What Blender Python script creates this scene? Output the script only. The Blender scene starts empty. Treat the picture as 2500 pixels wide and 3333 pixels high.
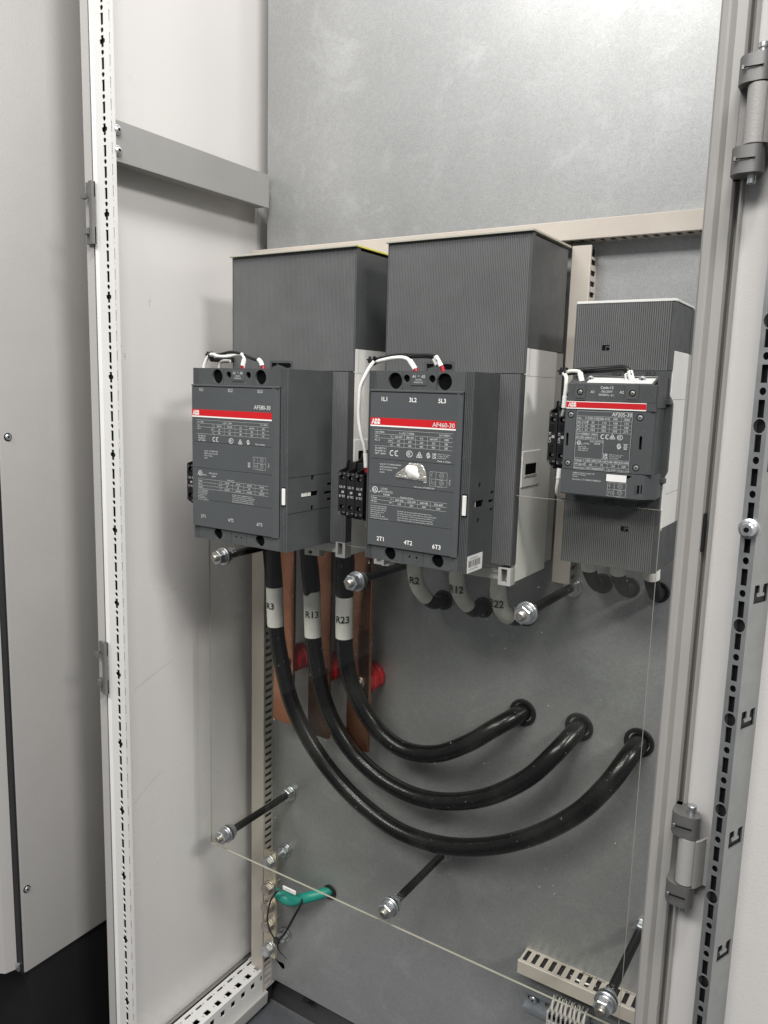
import bpy, bmesh, math, random
from mathutils import Vector, Matrix
from mathutils.geometry import tessellate_polygon
random.seed(7)
SC = 0.001                                   # everything below is written in millimetres
C = bpy.context.scene.collection
scene = bpy.context.scene
# ------------------------------------------------------------------ camera
cam = bpy.data.cameras.new("camera"); camo = bpy.data.objects.new("camera", cam); C.objects.link(camo)
R = Matrix(((0.83984619, 0.54212756, 0.02749696), (-0.10637836, 0.11470189, 0.98768777), (0.53229881, -0.83243089, 0.15400258)))
camo.matrix_world = Matrix.Translation(Vector((533.07, -969.49, 247.78)) * SC) @ R.transposed().to_4x4()
cam.sensor_fit = 'VERTICAL'; cam.sensor_height = 36.0; cam.sensor_width = 27.0
cam.lens = 36.0 * 2554.66 / 3333.0
cam.clip_start = 0.02; cam.clip_end = 50
scene.camera = camo
# ------------------------------------------------------------------ world and lamps
w = bpy.data.worlds.new("World"); scene.world = w; w.use_nodes = True
bg = w.node_tree.nodes["Background"]; bg.inputs[0].default_value = (0.95, 0.97, 1.0, 1); bg.inputs[1].default_value = 0.25
def area(name, loc, target, sx, sy, power, col=(1.0, 0.975, 0.95)):
    l = bpy.data.lights.new(name, 'AREA'); l.shape = 'RECTANGLE'; l.size = sx; l.size_y = sy; l.energy = power; l.color = col
    o = bpy.data.objects.new(name, l); C.objects.link(o); o.location = loc
    o.rotation_euler = (Vector(target) - Vector(loc)).to_track_quat('-Z', 'Y').to_euler(); return o
area("ceiling_lamp", (1.00, -1.15, 2.40), (-0.1, -0.05, 0.35), 1.0, 0.35, 66)
area("ceiling_lamp_behind", (-0.1, -3.1, 2.70), (0.0, 0.0, 0.4), 2.8, 0.8, 128)
area("ceiling_lamp_right", (2.9, -1.25, 2.1), (-0.3, -0.2, 0.1), 0.9, 0.4, 78)
scene.view_settings.view_transform = 'Standard'; scene.view_settings.look = 'None'
scene.view_settings.exposure = 0.04; scene.view_settings.gamma = 1.0
scene.render.engine = 'CYCLES'
scene.cycles.use_denoising = True; scene.cycles.max_bounces = 10; scene.cycles.transparent_max_bounces = 16
scene.cycles.glossy_bounces = 6; scene.cycles.transmission_bounces = 8; scene.cycles.caustics_refractive = False; scene.cycles.caustics_reflective = False

# ------------------------------------------------------------------ materials
def mat(name, col, rough=0.5, metal=0.0, var=0.0, vscale=20.0, bump=0.0, bscale=900.0, spec=0.5, col2=None, rvar=0.0, stretch=None, dust=0.0, coat=0.0, coatr=0.12):
    m = bpy.data.materials.new(name); m.use_nodes = True; nt = m.node_tree; b = nt.nodes["Principled BSDF"]
    b.inputs["Base Color"].default_value = (*col, 1); b.inputs["Roughness"].default_value = rough
    b.inputs["Metallic"].default_value = metal; b.inputs["Specular IOR Level"].default_value = spec
    b.inputs["Coat Weight"].default_value = coat; b.inputs["Coat Roughness"].default_value = coatr
    tc = nt.nodes.new("ShaderNodeNewGeometry")
    def mapped(scale):
        mp = nt.nodes.new("ShaderNodeMapping"); nt.links.new(tc.outputs["Position"], mp.inputs[0])
        mp.inputs["Scale"].default_value = [s * scale for s in (stretch or (1, 1, 1))]; return mp.outputs[0]
    def noise(scale, detail=4, rough_=0.55):
        n = nt.nodes.new("ShaderNodeTexNoise"); n.inputs["Scale"].default_value = 1; n.inputs["Detail"].default_value = detail
        n.inputs["Roughness"].default_value = rough_
        nt.links.new(mapped(scale), n.inputs["Vector"]); return n.outputs["Fac"]
    if var > 0 or col2:
        r = nt.nodes.new("ShaderNodeValToRGB"); r.color_ramp.elements[0].position = 0.32; r.color_ramp.elements[1].position = 0.68
        c2 = col2 or tuple(min(1, c * (1 + var)) for c in col); c1 = col if col2 else tuple(c * (1 - var) for c in col)
        r.color_ramp.elements[0].color = (*c1, 1); r.color_ramp.elements[1].color = (*c2, 1)
        nt.links.new(noise(vscale, 6, 0.65), r.inputs[0]); out = r.outputs[0]
        if dust > 0:
            n2 = nt.nodes.new("ShaderNodeValToRGB"); n2.color_ramp.elements[0].position = 0.66; n2.color_ramp.elements[1].position = 0.74
            n2.color_ramp.elements[0].color = (0, 0, 0, 1); n2.color_ramp.elements[1].color = (dust, dust, dust, 1)
            nt.links.new(noise(420, 3), n2.inputs[0])
            mx = nt.nodes.new("ShaderNodeMix"); mx.data_type = 'RGBA'
            nt.links.new(n2.outputs[0], mx.inputs[0]); nt.links.new(out, mx.inputs[6]); mx.inputs[7].default_value = (0.55, 0.54, 0.5, 1); out = mx.outputs[2]
        nt.links.new(out, b.inputs["Base Color"])
    if rvar > 0:
        mr = nt.nodes.new("ShaderNodeMapRange"); mr.inputs[1].default_value = 0.3; mr.inputs[2].default_value = 0.7
        mr.inputs[3].default_value = max(0.03, rough - rvar); mr.inputs[4].default_value = min(1, rough + rvar)
        nt.links.new(noise(vscale * 1.7, 5), mr.inputs[0]); nt.links.new(mr.outputs[0], b.inputs["Roughness"])
    if bump > 0:
        bp = nt.nodes.new("ShaderNodeBump"); bp.inputs["Strength"].default_value = bump; bp.inputs["Distance"].default_value = 0.0006
        nt.links.new(noise(bscale, 3), bp.inputs["Height"]); nt.links.new(bp.outputs[0], b.inputs["Normal"])
    return m
M = {}
M['plastic'] = mat('dark_grey_plastic', (0.064, 0.0675, 0.069), 0.42, var=0.10, vscale=30, bump=0.10, bscale=1800, rvar=0.08, dust=0.18)
M['cover'] = mat('label_cover_plastic', (0.068, 0.0735, 0.076), 0.36, var=0.05, vscale=14, bump=0.05, bscale=2200, rvar=0.05, dust=0.08)
M['rib'] = mat('ribbed_shroud_plastic', (0.112, 0.116, 0.116), 0.45, var=0.10, vscale=16, rvar=0.08, dust=0.2)
M['groove'] = mat('rib_groove_shade', (0.066, 0.068, 0.068), 0.55, var=0.1, vscale=16)  # one moulding with the ribs; darker tone paints the groove shade
M['black'] = mat('black_void', (0.003, 0.003, 0.0035), 0.8, var=0.2, spec=0.08)  # backs holes and recesses, painting their inner shade black
M['blackp'] = mat('black_plastic', (0.013, 0.013, 0.014), 0.38, var=0.15, vscale=60, rvar=0.1, spec=0.35)
M['baseg'] = mat('light_grey_moulding', (0.74, 0.735, 0.70), 0.5, var=0.06, vscale=12, bump=0.05, bscale=1500)
M['base2'] = mat('mid_grey_moulding', (0.40, 0.40, 0.385), 0.5, var=0.07, vscale=12)
M['red'] = mat('brand_red', (0.50, 0.008, 0.013), 0.38, var=0.03)
M['white'] = mat('white_print', (0.78, 0.78, 0.75), 0.5, var=0.02)
M['print'] = mat('pale_print', (0.58, 0.60, 0.59), 0.5, var=0.10, vscale=500)
M['printdim'] = mat('dim_print', (0.36, 0.38, 0.38), 0.5, var=0.10, vscale=500)
M['ink'] = mat('black_ink', (0.012, 0.012, 0.012), 0.5, var=0.1)
M['lever'] = mat('white_plastic', (0.68, 0.68, 0.65), 0.4, var=0.04)
M['galv'] = mat('galvanised_sheet', (0.315, 0.322, 0.322), 0.43, metal=0.5, var=0, vscale=3.5, col2=(0.355, 0.362, 0.362), rvar=0.06, bump=0.03, bscale=700, coat=0.30, coatr=0.20)
def galv_fine(m):
    # zinc coat: fine grain, paler wisps of handling marks and a slight spangle, over the large clouds
    nt = m.node_tree; b = nt.nodes["Principled BSDF"]; src = b.inputs["Base Color"].links[0].from_socket
    g = nt.nodes.new("ShaderNodeNewGeometry")
    def layer(kind, scale, lo, hi, a, c, mode, src, **kw):
        if kind == 'n':
            n = nt.nodes.new("ShaderNodeTexNoise"); n.inputs["Detail"].default_value = kw.get('d', 4); n.inputs["Roughness"].default_value = kw.get('r', .6); n.inputs["Distortion"].default_value = kw.get('w', 0); o = n.outputs["Fac"]
        else:
            n = nt.nodes.new("ShaderNodeTexVoronoi"); n.inputs["Randomness"].default_value = 1; o = n.outputs["Color"]
        n.inputs["Scale"].default_value = scale; nt.links.new(g.outputs["Position"], n.inputs["Vector"])
        mr = nt.nodes.new("ShaderNodeMapRange"); mr.inputs[1].default_value = lo; mr.inputs[2].default_value = hi; mr.inputs[3].default_value = a; mr.inputs[4].default_value = c
        nt.links.new(o, mr.inputs[0]); mx = nt.nodes.new("ShaderNodeMix"); mx.data_type = 'RGBA'; mx.blend_type = mode; mx.inputs[0].default_value = 1
        nt.links.new(src, mx.inputs[6]); nt.links.new(mr.outputs[0], mx.inputs[7]); return mx.outputs[2]
    o = layer('n', 520, .3, .7, .86, 1.12, 'MULTIPLY', src, d=3)
    o = layer('v', 240, 0, 1, .95, 1.05, 'MULTIPLY', o)
    o = layer('n', 13, .52, .78, 1.0, 1.26, 'MULTIPLY', o, d=9, r=.72, w=.8)
    o = layer('n', 70, .60, .80, 1.0, 1.12, 'MULTIPLY', o, d=6, r=.7)
    nt.links.new(o, b.inputs["Base Color"])
galv_fine(M['galv'])
M['zinc'] = mat('zinc_plated_steel', (0.52, 0.54, 0.55), 0.33, metal=0.9, var=0.08, vscale=120, rvar=0.05)
M['zincdull'] = mat('dull_plated_steel', (0.48, 0.45, 0.40), 0.42, metal=1.0, var=0.15, vscale=160, rvar=0.1)
M['brass'] = mat('tinned_brass_bar', (0.60, 0.55, 0.44), 0.42, metal=0.85, var=0.18, vscale=60, rvar=0.12)
M['steel'] = mat('brushed_steel_strip', (0.33, 0.34, 0.34), 0.38, metal=0.75, var=0.08, vscale=40, rvar=0.08)
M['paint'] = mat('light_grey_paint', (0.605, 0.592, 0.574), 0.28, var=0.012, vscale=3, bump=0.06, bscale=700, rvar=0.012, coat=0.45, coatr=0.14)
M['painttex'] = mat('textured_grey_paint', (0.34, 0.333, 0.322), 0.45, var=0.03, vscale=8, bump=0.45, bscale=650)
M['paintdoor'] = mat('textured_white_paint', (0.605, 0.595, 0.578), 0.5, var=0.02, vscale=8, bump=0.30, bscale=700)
M['frame'] = mat('frame_grey_paint', (0.36, 0.352, 0.335), 0.42, var=0.03, vscale=10, bump=0.06, bscale=800)
M['bar'] = mat('grey_bar_paint', (0.27, 0.27, 0.262), 0.45, var=0.02, vscale=20, bump=0.05)
M['duct'] = mat('beige_grey_pvc', (0.46, 0.42, 0.37), 0.42, var=0.05, vscale=14, rvar=0.05)
M['copper'] = mat('copper_bar', (0.30, 0.13, 0.08), 0.26, metal=0.95, var=0, vscale=7, col2=(0.60, 0.29, 0.175), rvar=0.1)
M['insred'] = mat('red_insulator', (0.62, 0.02, 0.028), 0.32, var=0.08, vscale=30)
M['cable'] = mat('black_cable_jacket', (0.007, 0.007, 0.0075), 0.27, var=0.12, vscale=25, rvar=0.03, spec=0.36)
M['shrink'] = mat('heat_shrink', (0.009, 0.0095, 0.0105), 0.5, spec=0.3, var=0.15, vscale=90, bump=0.2, bscale=200)
M['emboss'] = mat('moulded_print', (0.020, 0.020, 0.021), 0.4, var=0.1)
M['scuff'] = mat('dark_scuff', (0.27, 0.26, 0.25), 0.5, var=0.3, vscale=300)
M['tape'] = mat('white_marker_sleeve', (0.88, 0.865, 0.81), 0.42, var=0.05, vscale=60, bump=0.12, bscale=120)
M['tapeold'] = mat('creased_white_tape', (0.90, 0.87, 0.79), 0.5, var=0.12, vscale=70, bump=0.5, bscale=110)
M['wirew'] = mat('white_wire', (0.74, 0.74, 0.70), 0.38, var=0.03)
M['wireb'] = mat('black_wire', (0.012, 0.012, 0.013), 0.3, var=0.1)
M['ferrule'] = mat('red_ferrule', (0.32, 0.01, 0.02), 0.35, var=0.05)
M['marker'] = mat('pale_marker_plastic', (0.40, 0.385, 0.345), 0.5, var=0.08, vscale=90)
M['railz'] = mat('rail_zinc', (0.30, 0.32, 0.34), 0.5, metal=0.6, var=0.06, vscale=30)
M['green'] = mat('green_earth_cable', (0.015, 0.25, 0.19), 0.4, var=0.06, vscale=30)
M['stud'] = mat('black_standoff', (0.008, 0.0075, 0.0075), 0.42, spec=0.3, var=0.15, vscale=60)
M['cast'] = mat('zinc_casting', (0.20, 0.20, 0.195), 0.42, metal=0.6, var=0.08, vscale=60, bump=0.1)
M['rail'] = mat('white_rail_paint', (0.62, 0.62, 0.60), 0.4, var=0.03, vscale=14)
M['floor'] = mat('dark_grey_floor_sheet', (0.075, 0.08, 0.088), 0.42, var=0.12, vscale=20)
M['darkfill'] = mat('black_plinth_and_void_shade', (0.008, 0.008, 0.009), 0.5, var=0.2)  # plinth black; also paints the shade in hollows behind punched holes
M['termi'] = mat('terminal_grey', (0.10, 0.10, 0.10), 0.45, var=0.1)
M['glare'] = mat('silver_glare', (0.62, 0.60, 0.54), 0.28, metal=0.7, var=0.15, vscale=120, bump=0.9, bscale=140)  # silver tone standing in for glare on the label
M['yellow'] = mat('yellow_edge', (0.62, 0.58, 0.10), 0.3, var=0.1, vscale=80)
M['blob'] = mat('white_glare', (0.80, 0.80, 0.76), 0.35, var=0.04)  # white core of the painted glare
def glassy():
    m = bpy.data.materials.new('clear_acrylic'); m.use_nodes = True; nt = m.node_tree; b = nt.nodes["Principled BSDF"]
    nt.nodes.remove(b); out = nt.nodes["Material Output"]
    tr = nt.nodes.new("ShaderNodeBsdfTransparent"); tr.inputs[0].default_value = (0.965, 0.97, 0.955, 1)
    gl = nt.nodes.new("ShaderNodeBsdfGlossy"); gl.inputs["Roughness"].default_value = 0.03
    fr = nt.nodes.new("ShaderNodeFresnel"); fr.inputs[0].default_value = 1.45
    g0 = nt.nodes.new("ShaderNodeNewGeometry"); io = nt.nodes.new("ShaderNodeMapRange")       # thin sheet: no total reflection from inside
    io.inputs[3].default_value = 1.45; io.inputs[4].default_value = 1 / 1.45
    nt.links.new(g0.outputs["Backfacing"], io.inputs[0]); nt.links.new(io.outputs[0], fr.inputs[0])
    # dust and fine scratches on the sheet
    g = nt.nodes.new("ShaderNodeNewGeometry"); mp = nt.nodes.new("ShaderNodeMapping"); mp.inputs["Scale"].default_value = (260, 260, 260)
    n = nt.nodes.new("ShaderNodeTexNoise"); n.inputs["Scale"].default_value = 1; n.inputs["Detail"].default_value = 2
    nt.links.new(g.outputs["Position"], mp.inputs[0]); nt.links.new(mp.outputs[0], n.inputs["Vector"])
    r = nt.nodes.new("ShaderNodeValToRGB"); r.color_ramp.elements[0].position = 0.755; r.color_ramp.elements[1].position = 0.79
    r.color_ramp.elements[1].color = (0.55, 0.55, 0.55, 1)
    nt.links.new(n.outputs["Fac"], r.inputs[0])
    n3 = nt.nodes.new("ShaderNodeTexNoise"); n3.inputs["Scale"].default_value = 9; n3.inputs["Detail"].default_value = 5
    nt.links.new(g.outputs["Position"], n3.inputs["Vector"])
    r3 = nt.nodes.new("ShaderNodeMapRange"); r3.inputs[1].default_value = 0.5; r3.inputs[2].default_value = 0.8; r3.inputs[3].default_value = 0.0; r3.inputs[4].default_value = 0.026
    nt.links.new(n3.outputs["Fac"], r3.inputs[0])
    ad = nt.nodes.new("ShaderNodeMath"); ad.operation = 'MAXIMUM'
    nt.links.new(r.outputs[0], ad.inputs[0]); nt.links.new(r3.outputs[0], ad.inputs[1])
    df = nt.nodes.new("ShaderNodeBsdfDiffuse"); df.inputs[0].default_value = (0.6, 0.6, 0.56, 1)
    m1 = nt.nodes.new("ShaderNodeMixShader"); m2 = nt.nodes.new("ShaderNodeMixShader")
    sc_ = nt.nodes.new('ShaderNodeMath'); sc_.operation = 'MULTIPLY'; sc_.inputs[1].default_value = 0.45; nt.links.new(fr.outputs[0], sc_.inputs[0]); nt.links.new(sc_.outputs[0], m1.inputs[0]); nt.links.new(tr.outputs[0], m1.inputs[1]); nt.links.new(gl.outputs[0], m1.inputs[2])
    nt.links.new(ad.outputs[0], m2.inputs[0]); nt.links.new(m1.outputs[0], m2.inputs[1]); nt.links.new(df.outputs[0], m2.inputs[2])
    nt.links.new(m2.outputs[0], out.inputs[0]); return m
M['acryl'] = glassy()
M['acryledge'] = mat('sawn_acrylic_edge', (0.38, 0.37, 0.31), 0.4, var=0.06, vscale=60)
M['acryldim'] = mat('dusty_acrylic_edge', (0.30, 0.29, 0.23), 0.4, var=0.06, vscale=60)

# ------------------------------------------------------------------ mesh builder
class MB:
    def __init__(s): s.v = []; s.f = []; s.m = []; s.cur = 0; s.mats = []
    def use(s, name):
        if name not in s.mats: s.mats.append(name)
        s.cur = s.mats.index(name); return s
    def add(s, vs, fs):
        o = len(s.v); s.v += [tuple(v) for v in vs]; s.f += [tuple(i + o for i in f) for f in fs]; s.m += [s.cur] * len(fs); return s
    def box(s, x0, x1, y0, y1, z0, z1, bev=0.0, seg=1):
        x0, x1 = sorted((x0, x1)); y0, y1 = sorted((y0, y1)); z0, z1 = sorted((z0, z1))
        if bev <= 0:
            vs = [(x, y, z) for z in (z0, z1) for y in (y0, y1) for x in (x0, x1)]
            return s.add(vs, [(0, 2, 3, 1), (4, 5, 7, 6), (0, 1, 5, 4), (2, 6, 7, 3), (0, 4, 6, 2), (1, 3, 7, 5)])
        bm = bmesh.new(); bmesh.ops.create_cube(bm, size=1)
        for v in bm.verts: v.co = Vector(((x0 + x1) / 2 + v.co.x * (x1 - x0), (y0 + y1) / 2 + v.co.y * (y1 - y0), (z0 + z1) / 2 + v.co.z * (z1 - z0)))
        bmesh.ops.bevel(bm, geom=list(bm.edges), offset=bev, segments=seg, affect='EDGES', profile=0.5)
        bm.verts.index_update(); s.add([v.co[:] for v in bm.verts], [[v.index for v in f.verts] for f in bm.faces]); bm.free(); return s
    def prism(s, poly, axis, a, b):
        """poly in the plane across axis: x->(y,z) y->(x,z) z->(x,y)"""
        def P(p, h): return (h, p[0], p[1]) if axis == 'x' else (p[0], h, p[1]) if axis == 'y' else (p[0], p[1], h)
        n = len(poly); vs = [P(p, a) for p in poly] + [P(p, b) for p in poly]
        fs = [tuple(range(n - 1, -1, -1)), tuple(range(n, 2 * n))] + [(i, (i + 1) % n, n + (i + 1) % n, n + i) for i in range(n)]
        return s.add(vs, fs)
    def plate(s, outer, holes, O, U, V, N, t, wall=None):
        """sheet with real cut-outs: 2-D loops (u,v) in frame O,U,V, thickness t along N"""
        O, U, V, N = map(Vector, (O, U, V, N)); loops = [outer] + list(holes)
        tri = tessellate_polygon([[Vector((p[0], p[1], 0)) for p in l] for l in loops])
        flat = [p for l in loops for p in l]; n = len(flat)
        vs = [O + U * p[0] + V * p[1] for p in flat]; vs += [v + N * t for v in vs]
        s.add(vs, [t3 for t3 in tri] + [tuple(reversed([i + n for i in t3])) for t3 in tri])
        base = len(s.v) - 2 * n; k = 0; keep = s.cur
        if wall: s.use(wall)
        for l in loops:
            m = len(l)
            for i in range(m):
                a, b = base + k + i, base + k + (i + 1) % m
                s.f.append((a, b, b + n, a + n)); s.m.append(s.cur)
            k += m
        s.cur = keep; return s
    def ring_faces(s, rings, closed=False, caps=True):
        n = len(rings[0]); vs = [p for r in rings for p in r]; fs = []
        for j in range(len(rings) - 1):
            for i in range(n): fs.append((j * n + i, j * n + (i + 1) % n, (j + 1) * n + (i + 1) % n, (j + 1) * n + i))
        if closed:
            j = len(rings) - 1
            for i in range(n): fs.append((j * n + i, j * n + (i + 1) % n, (i + 1) % n, i))
        elif caps: fs += [tuple(range(n - 1, -1, -1)), tuple(range((len(rings) - 1) * n, len(rings) * n))]
        return s.add(vs, fs)
    def lathe(s, p0, p1, prof, n=24, caps=True, ph=0.0):
        """prof: list of (distance along p0->p1 , radius)"""
        p0, p1 = Vector(p0), Vector(p1); d = (p1 - p0).normalized(); u = d.orthogonal().normalized(); v = d.cross(u)
        return s.ring_faces([[p0 + d * h + (u * math.cos(2 * math.pi * i / n + ph) + v * math.sin(2 * math.pi * i / n + ph)) * r for i in range(n)] for h, r in prof], caps=caps)
    def cyl(s, p0, p1, r, n=20, bev=0.0, ph=0.0):
        L = (Vector(p1) - Vector(p0)).length
        pr = [(0, r - bev), (bev, r), (L - bev, r), (L, r - bev)] if bev > 0 else [(0, r), (L, r)]
        return s.lathe(p0, p1, pr, n, ph=ph)
    def tube(s, path, r, n=18, sub=6, closed=False, flat=1.0):
        P = [Vector(p) for p in path]; pts = []; rr = []
        rad = r if isinstance(r, (list, tuple)) else [r] * len(P); N = len(P)
        rng = range(N) if closed else range(N - 1)
        for i in rng:
            p0 = P[(i - 1) % N] if (closed or i > 0) else P[0] * 2 - P[1]; p1 = P[i]; p2 = P[(i + 1) % N]
            p3 = P[(i + 2) % N] if (closed or i + 2 < N) else P[-1] * 2 - P[-2]
            for k in range(sub):
                t = k / sub; t2 = t * t; t3 = t2 * t
                pts.append(0.5 * ((2 * p1) + (p2 - p0) * t + (2 * p0 - 5 * p1 + 4 * p2 - p3) * t2 + (3 * p1 - p0 - 3 * p2 + p3) * t3))
                rr.append(rad[i] * (1 - t) + rad[(i + 1) % N] * t)
        if not closed: pts.append(P[-1]); rr.append(rad[-1])
        rings = []; u = None; L = len(pts)
        for i, p in enumerate(pts):
            a = pts[(i - 1) % L] if (closed or i > 0) else p; b = pts[(i + 1) % L] if (closed or i < L - 1) else p
            d = (b - a).normalized()
            u = d.orthogonal().normalized() if u is None else (u - d * u.dot(d)).normalized()
            v = d.cross(u); rings.append([p + (u * math.cos(2 * math.pi * k / n) + v * math.sin(2 * math.pi * k / n) * flat) * rr[i] for k in range(n)])
        return s.ring_faces(rings, closed=closed)
    def text(s, txt, x, z, h, y=None, O=None, U=(1, 0, 0), V=(0, 0, 1), align='LEFT', xs=1.0, bold=0.0, shear=0.0):
        """flat printed text, cap height h (mm); placed at (x, y, z) on a front face, or in frame O,U,V"""
        vs, fs = glyphs(txt, align, bold, shear); k = h / 0.70
        O = Vector(O) if O is not None else Vector((x, y, z)); U = Vector(U); V = Vector(V)
        return s.add([O + U * (p[0] * k * xs) + V * (p[1] * k) for p in vs], fs)
    def build(s, name, parent=None, smooth=True, ang=35, key=None):
        me = bpy.data.meshes.new(name); me.from_pydata([(x * SC, y * SC, z * SC) for x, y, z in s.v], [], s.f)
        for k in s.mats: me.materials.append(M[k])
        me.polygons.foreach_set("material_index", s.m)
        bm = bmesh.new(); bm.from_mesh(me); bmesh.ops.recalc_face_normals(bm, faces=bm.faces); bm.to_mesh(me); bm.free()
        if smooth:
            me.polygons.foreach_set("use_smooth", [True] * len(me.polygons)); me.set_sharp_from_angle(angle=math.radians(ang))
        me.update(); o = bpy.data.objects.new(name, me); C.objects.link(o)
        if parent is not None: attach(o, parent)
        return o
GC = {}
def glyphs(txt, align, bold, shear):
    k = (txt, align, bold, shear)
    if k in GC: return GC[k]
    cu = bpy.data.curves.new("t", 'FONT'); cu.body = txt; cu.size = 1; cu.align_x = align; cu.offset = bold; cu.shear = shear; cu.resolution_u = 3
    o = bpy.data.objects.new("t", cu); C.objects.link(o); dg = bpy.context.evaluated_depsgraph_get()
    me = o.evaluated_get(dg).to_mesh(); r = ([v.co.copy() for v in me.vertices], [tuple(p.vertices) for p in me.polygons])
    o.evaluated_get(dg).to_mesh_clear(); bpy.data.objects.remove(o); bpy.data.curves.remove(cu); GC[k] = r; return r
def attach(o, p):
    o.parent = p
    # parents are Empties (or meshes) without rotation: keep children where they were built
    pl = Vector(p.get("origin", (0, 0, 0))); o.location = -pl * SC if "origin" in p else Vector((0, 0, 0))
def thing(name, label, cat, at=(0, 0, 0), group=None):
    o = bpy.data.objects.new(name, None); o.empty_display_size = 0.01; C.objects.link(o)
    o.location = Vector(at) * SC; o["origin"] = tuple(float(a) for a in at)
    o['label'] = label; o['category'] = cat
    if group: o['group'] = group
    return o
def tag(o, label, cat, group=None):
    o['label'] = label; o['category'] = cat
    if group: o['group'] = group
    return o
def dup(root, shift, label=None):
    r = root.copy(); C.objects.link(r); r.location = root.location + Vector(shift) * SC
    if label: r['label'] = label
    def rec(a, b):
        for ch in a.children:
            if ch.name.startswith('skip'): continue
            c = ch.copy(); C.objects.link(c); c.parent = b; rec(ch, c)
    kids = list(root.children)
    for ch in kids:
        c = ch.copy(); C.objects.link(c); c.parent = r
        for g in list(ch.children):
            d = g.copy(); C.objects.link(d); d.parent = c
    return r
def circ(cx, cy, r, n=20, ry=None): return [(cx + r * math.cos(2 * math.pi * i / n), cy + (ry or r) * math.sin(2 * math.pi * i / n)) for i in range(n)]
def rect(x0, x1, y0, y1): return [(x0, y0), (x1, y0), (x1, y1), (x0, y1)]
def ribs(mb, x0, x1, y, z0, z1, pitch, depth=0.8, duty=0.62, taper=0.18):
    """vertical moulded ribs standing forward (-y) of plane y+depth"""
    n = max(1, int(round((x1 - x0) / pitch))); p = (x1 - x0) / n
    for i in range(n):
        a = x0 + i * p + p * (1 - duty) / 2; b = a + p * duty; t = p * taper
        vs = [(a - t, y + depth, z0), (a, y, z0), (b, y, z0), (b + t, y + depth, z0)]
        vs += [(q[0], q[1], z1) for q in vs]
        mb.add(vs, [(0, 1, 5, 4), (1, 2, 6, 5), (2, 3, 7, 6), (4, 5, 6, 7), (3, 2, 1, 0)])
def hexnut(mb, c, y0, y1, r=11.0, ph=0.0, hole=True):
    """hex nut round axis y at (x,z)=c between y0 and y1, domed corners"""
    x, z = c; L = y1 - y0
    for_prof = [(0, r * .90), (L * .10, r), (L, r)]
    mb.lathe((x, y0, z), (x, y1, z), for_prof, 6, ph=ph)
    mb.cyl((x, y0 - .25, z), (x, y0 + .1, z), r * .80, 24)
def washer(mb, c, y0, y1, ro):
    x, z = c; mb.cyl((x, y0, z), (x, y1, z), ro, 32, bev=min(.5, abs(y1 - y0) * .3))
def seg(mb, x0, z0, x1, z1, y, w=.35):
    d = Vector((x1 - x0, 0, z1 - z0)); n = Vector((-d.z, 0, d.x)).normalized() * w / 2
    a, b = Vector((x0, y, z0)), Vector((x1, y, z1)); mb.add([a - n, b - n, b + n, a + n], [(0, 1, 2, 3)])
def ringp(mb, cx, cz, r, w, y, n=24, a0=0, a1=360, sx=1.0):
    k = [math.radians(a0 + (a1 - a0) * i / n) for i in range(n + 1)]
    vs = [(cx + math.cos(t) * r * sx, y, cz + math.sin(t) * r) for t in k] + [(cx + math.cos(t) * (r - w) * sx, y, cz + math.sin(t) * (r - w)) for t in k]
    mb.add(vs, [(i, i + 1, n + 2 + i, n + 1 + i) for i in range(n)])
def rectp(mb, x0, x1, z0, z1, y): mb.add([(x0, y, z0), (x1, y, z0), (x1, y, z1), (x0, y, z1)], [(0, 1, 2, 3)])
def ce_mark(mb, x, z, h, y):
    r = h / 2; ringp(mb, x + r, z + r, r, h * .16, y, 16, 60, 300); ringp(mb, x + r * 2.9, z + r, r, h * .16, y, 16, 60, 300)
    rectp(mb, x + r * 1.95, x + r * 2.75, z + r - h * .07, z + r + h * .07, y)
def ccc_mark(mb, x, z, r, y):
    ringp(mb, x, z, r, r * .18, y, 24, sx=1.1)
    for k in (-.32, .04, .40): ringp(mb, x + r * k, z, r * .5, r * .16, y, 10, 90, 270, sx=.8)
def tri_mark(mb, x, z, h, y):
    p = [(x - h * .58, z - h * .42), (x + h * .58, z - h * .42), (x, z + h * .55)]
    for i in range(3): seg(mb, *p[i], *p[(i + 1) % 3], y, h * .11)
    ringp(mb, x, z - h * .08, h * .25, h * .09, y, 14); seg(mb, x - h * .12, z - h * .05, x, z - h * .18, y, h * .08); seg(mb, x, z - h * .18, x + h * .24, z + h * .1, y, h * .08)
def swirl_mark(mb, x, z, h, y):
    ringp(mb, x, z, h * .5, h * .17, y, 18, 70, 330); ringp(mb, x + h * .08, z, h * .26, h * .12, y, 14); rectp(mb, x - h * .35, x + h * .1, z - h * .62, z - h * .46, y)
def ul_mark(mb, x, z, r, y):
    ringp(mb, x, z, r, r * .24, y); mb.text("UL", x - r * .05, z - r * .42, r * .82, y, align='CENTER', bold=.02)
    mb.text("c", x - r * 1.7, z - r * .8, r * .55, y, bold=.02); mb.text("us", x + r * 1.1, z - r * .8, r * .5, y, bold=.03)
def bin_mark(mb, x, z, h, y):
    for a, b in (((-.3, .32), (-.2, -.28)), ((.3, .32), (.2, -.28)), ((-.36, .36), (.36, .36)), ((-.2, -.28), (.2, -.28)), ((-.45, -.35), (.45, .45)), ((.45, -.35), (-.45, .45))):
        seg(mb, x + a[0] * h, z + a[1] * h, x + b[0] * h, z + b[1] * h, y, h * .07)
    rectp(mb, x - h * .32, x + h * .32, z - h * .68, z - h * .5, y)
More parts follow.
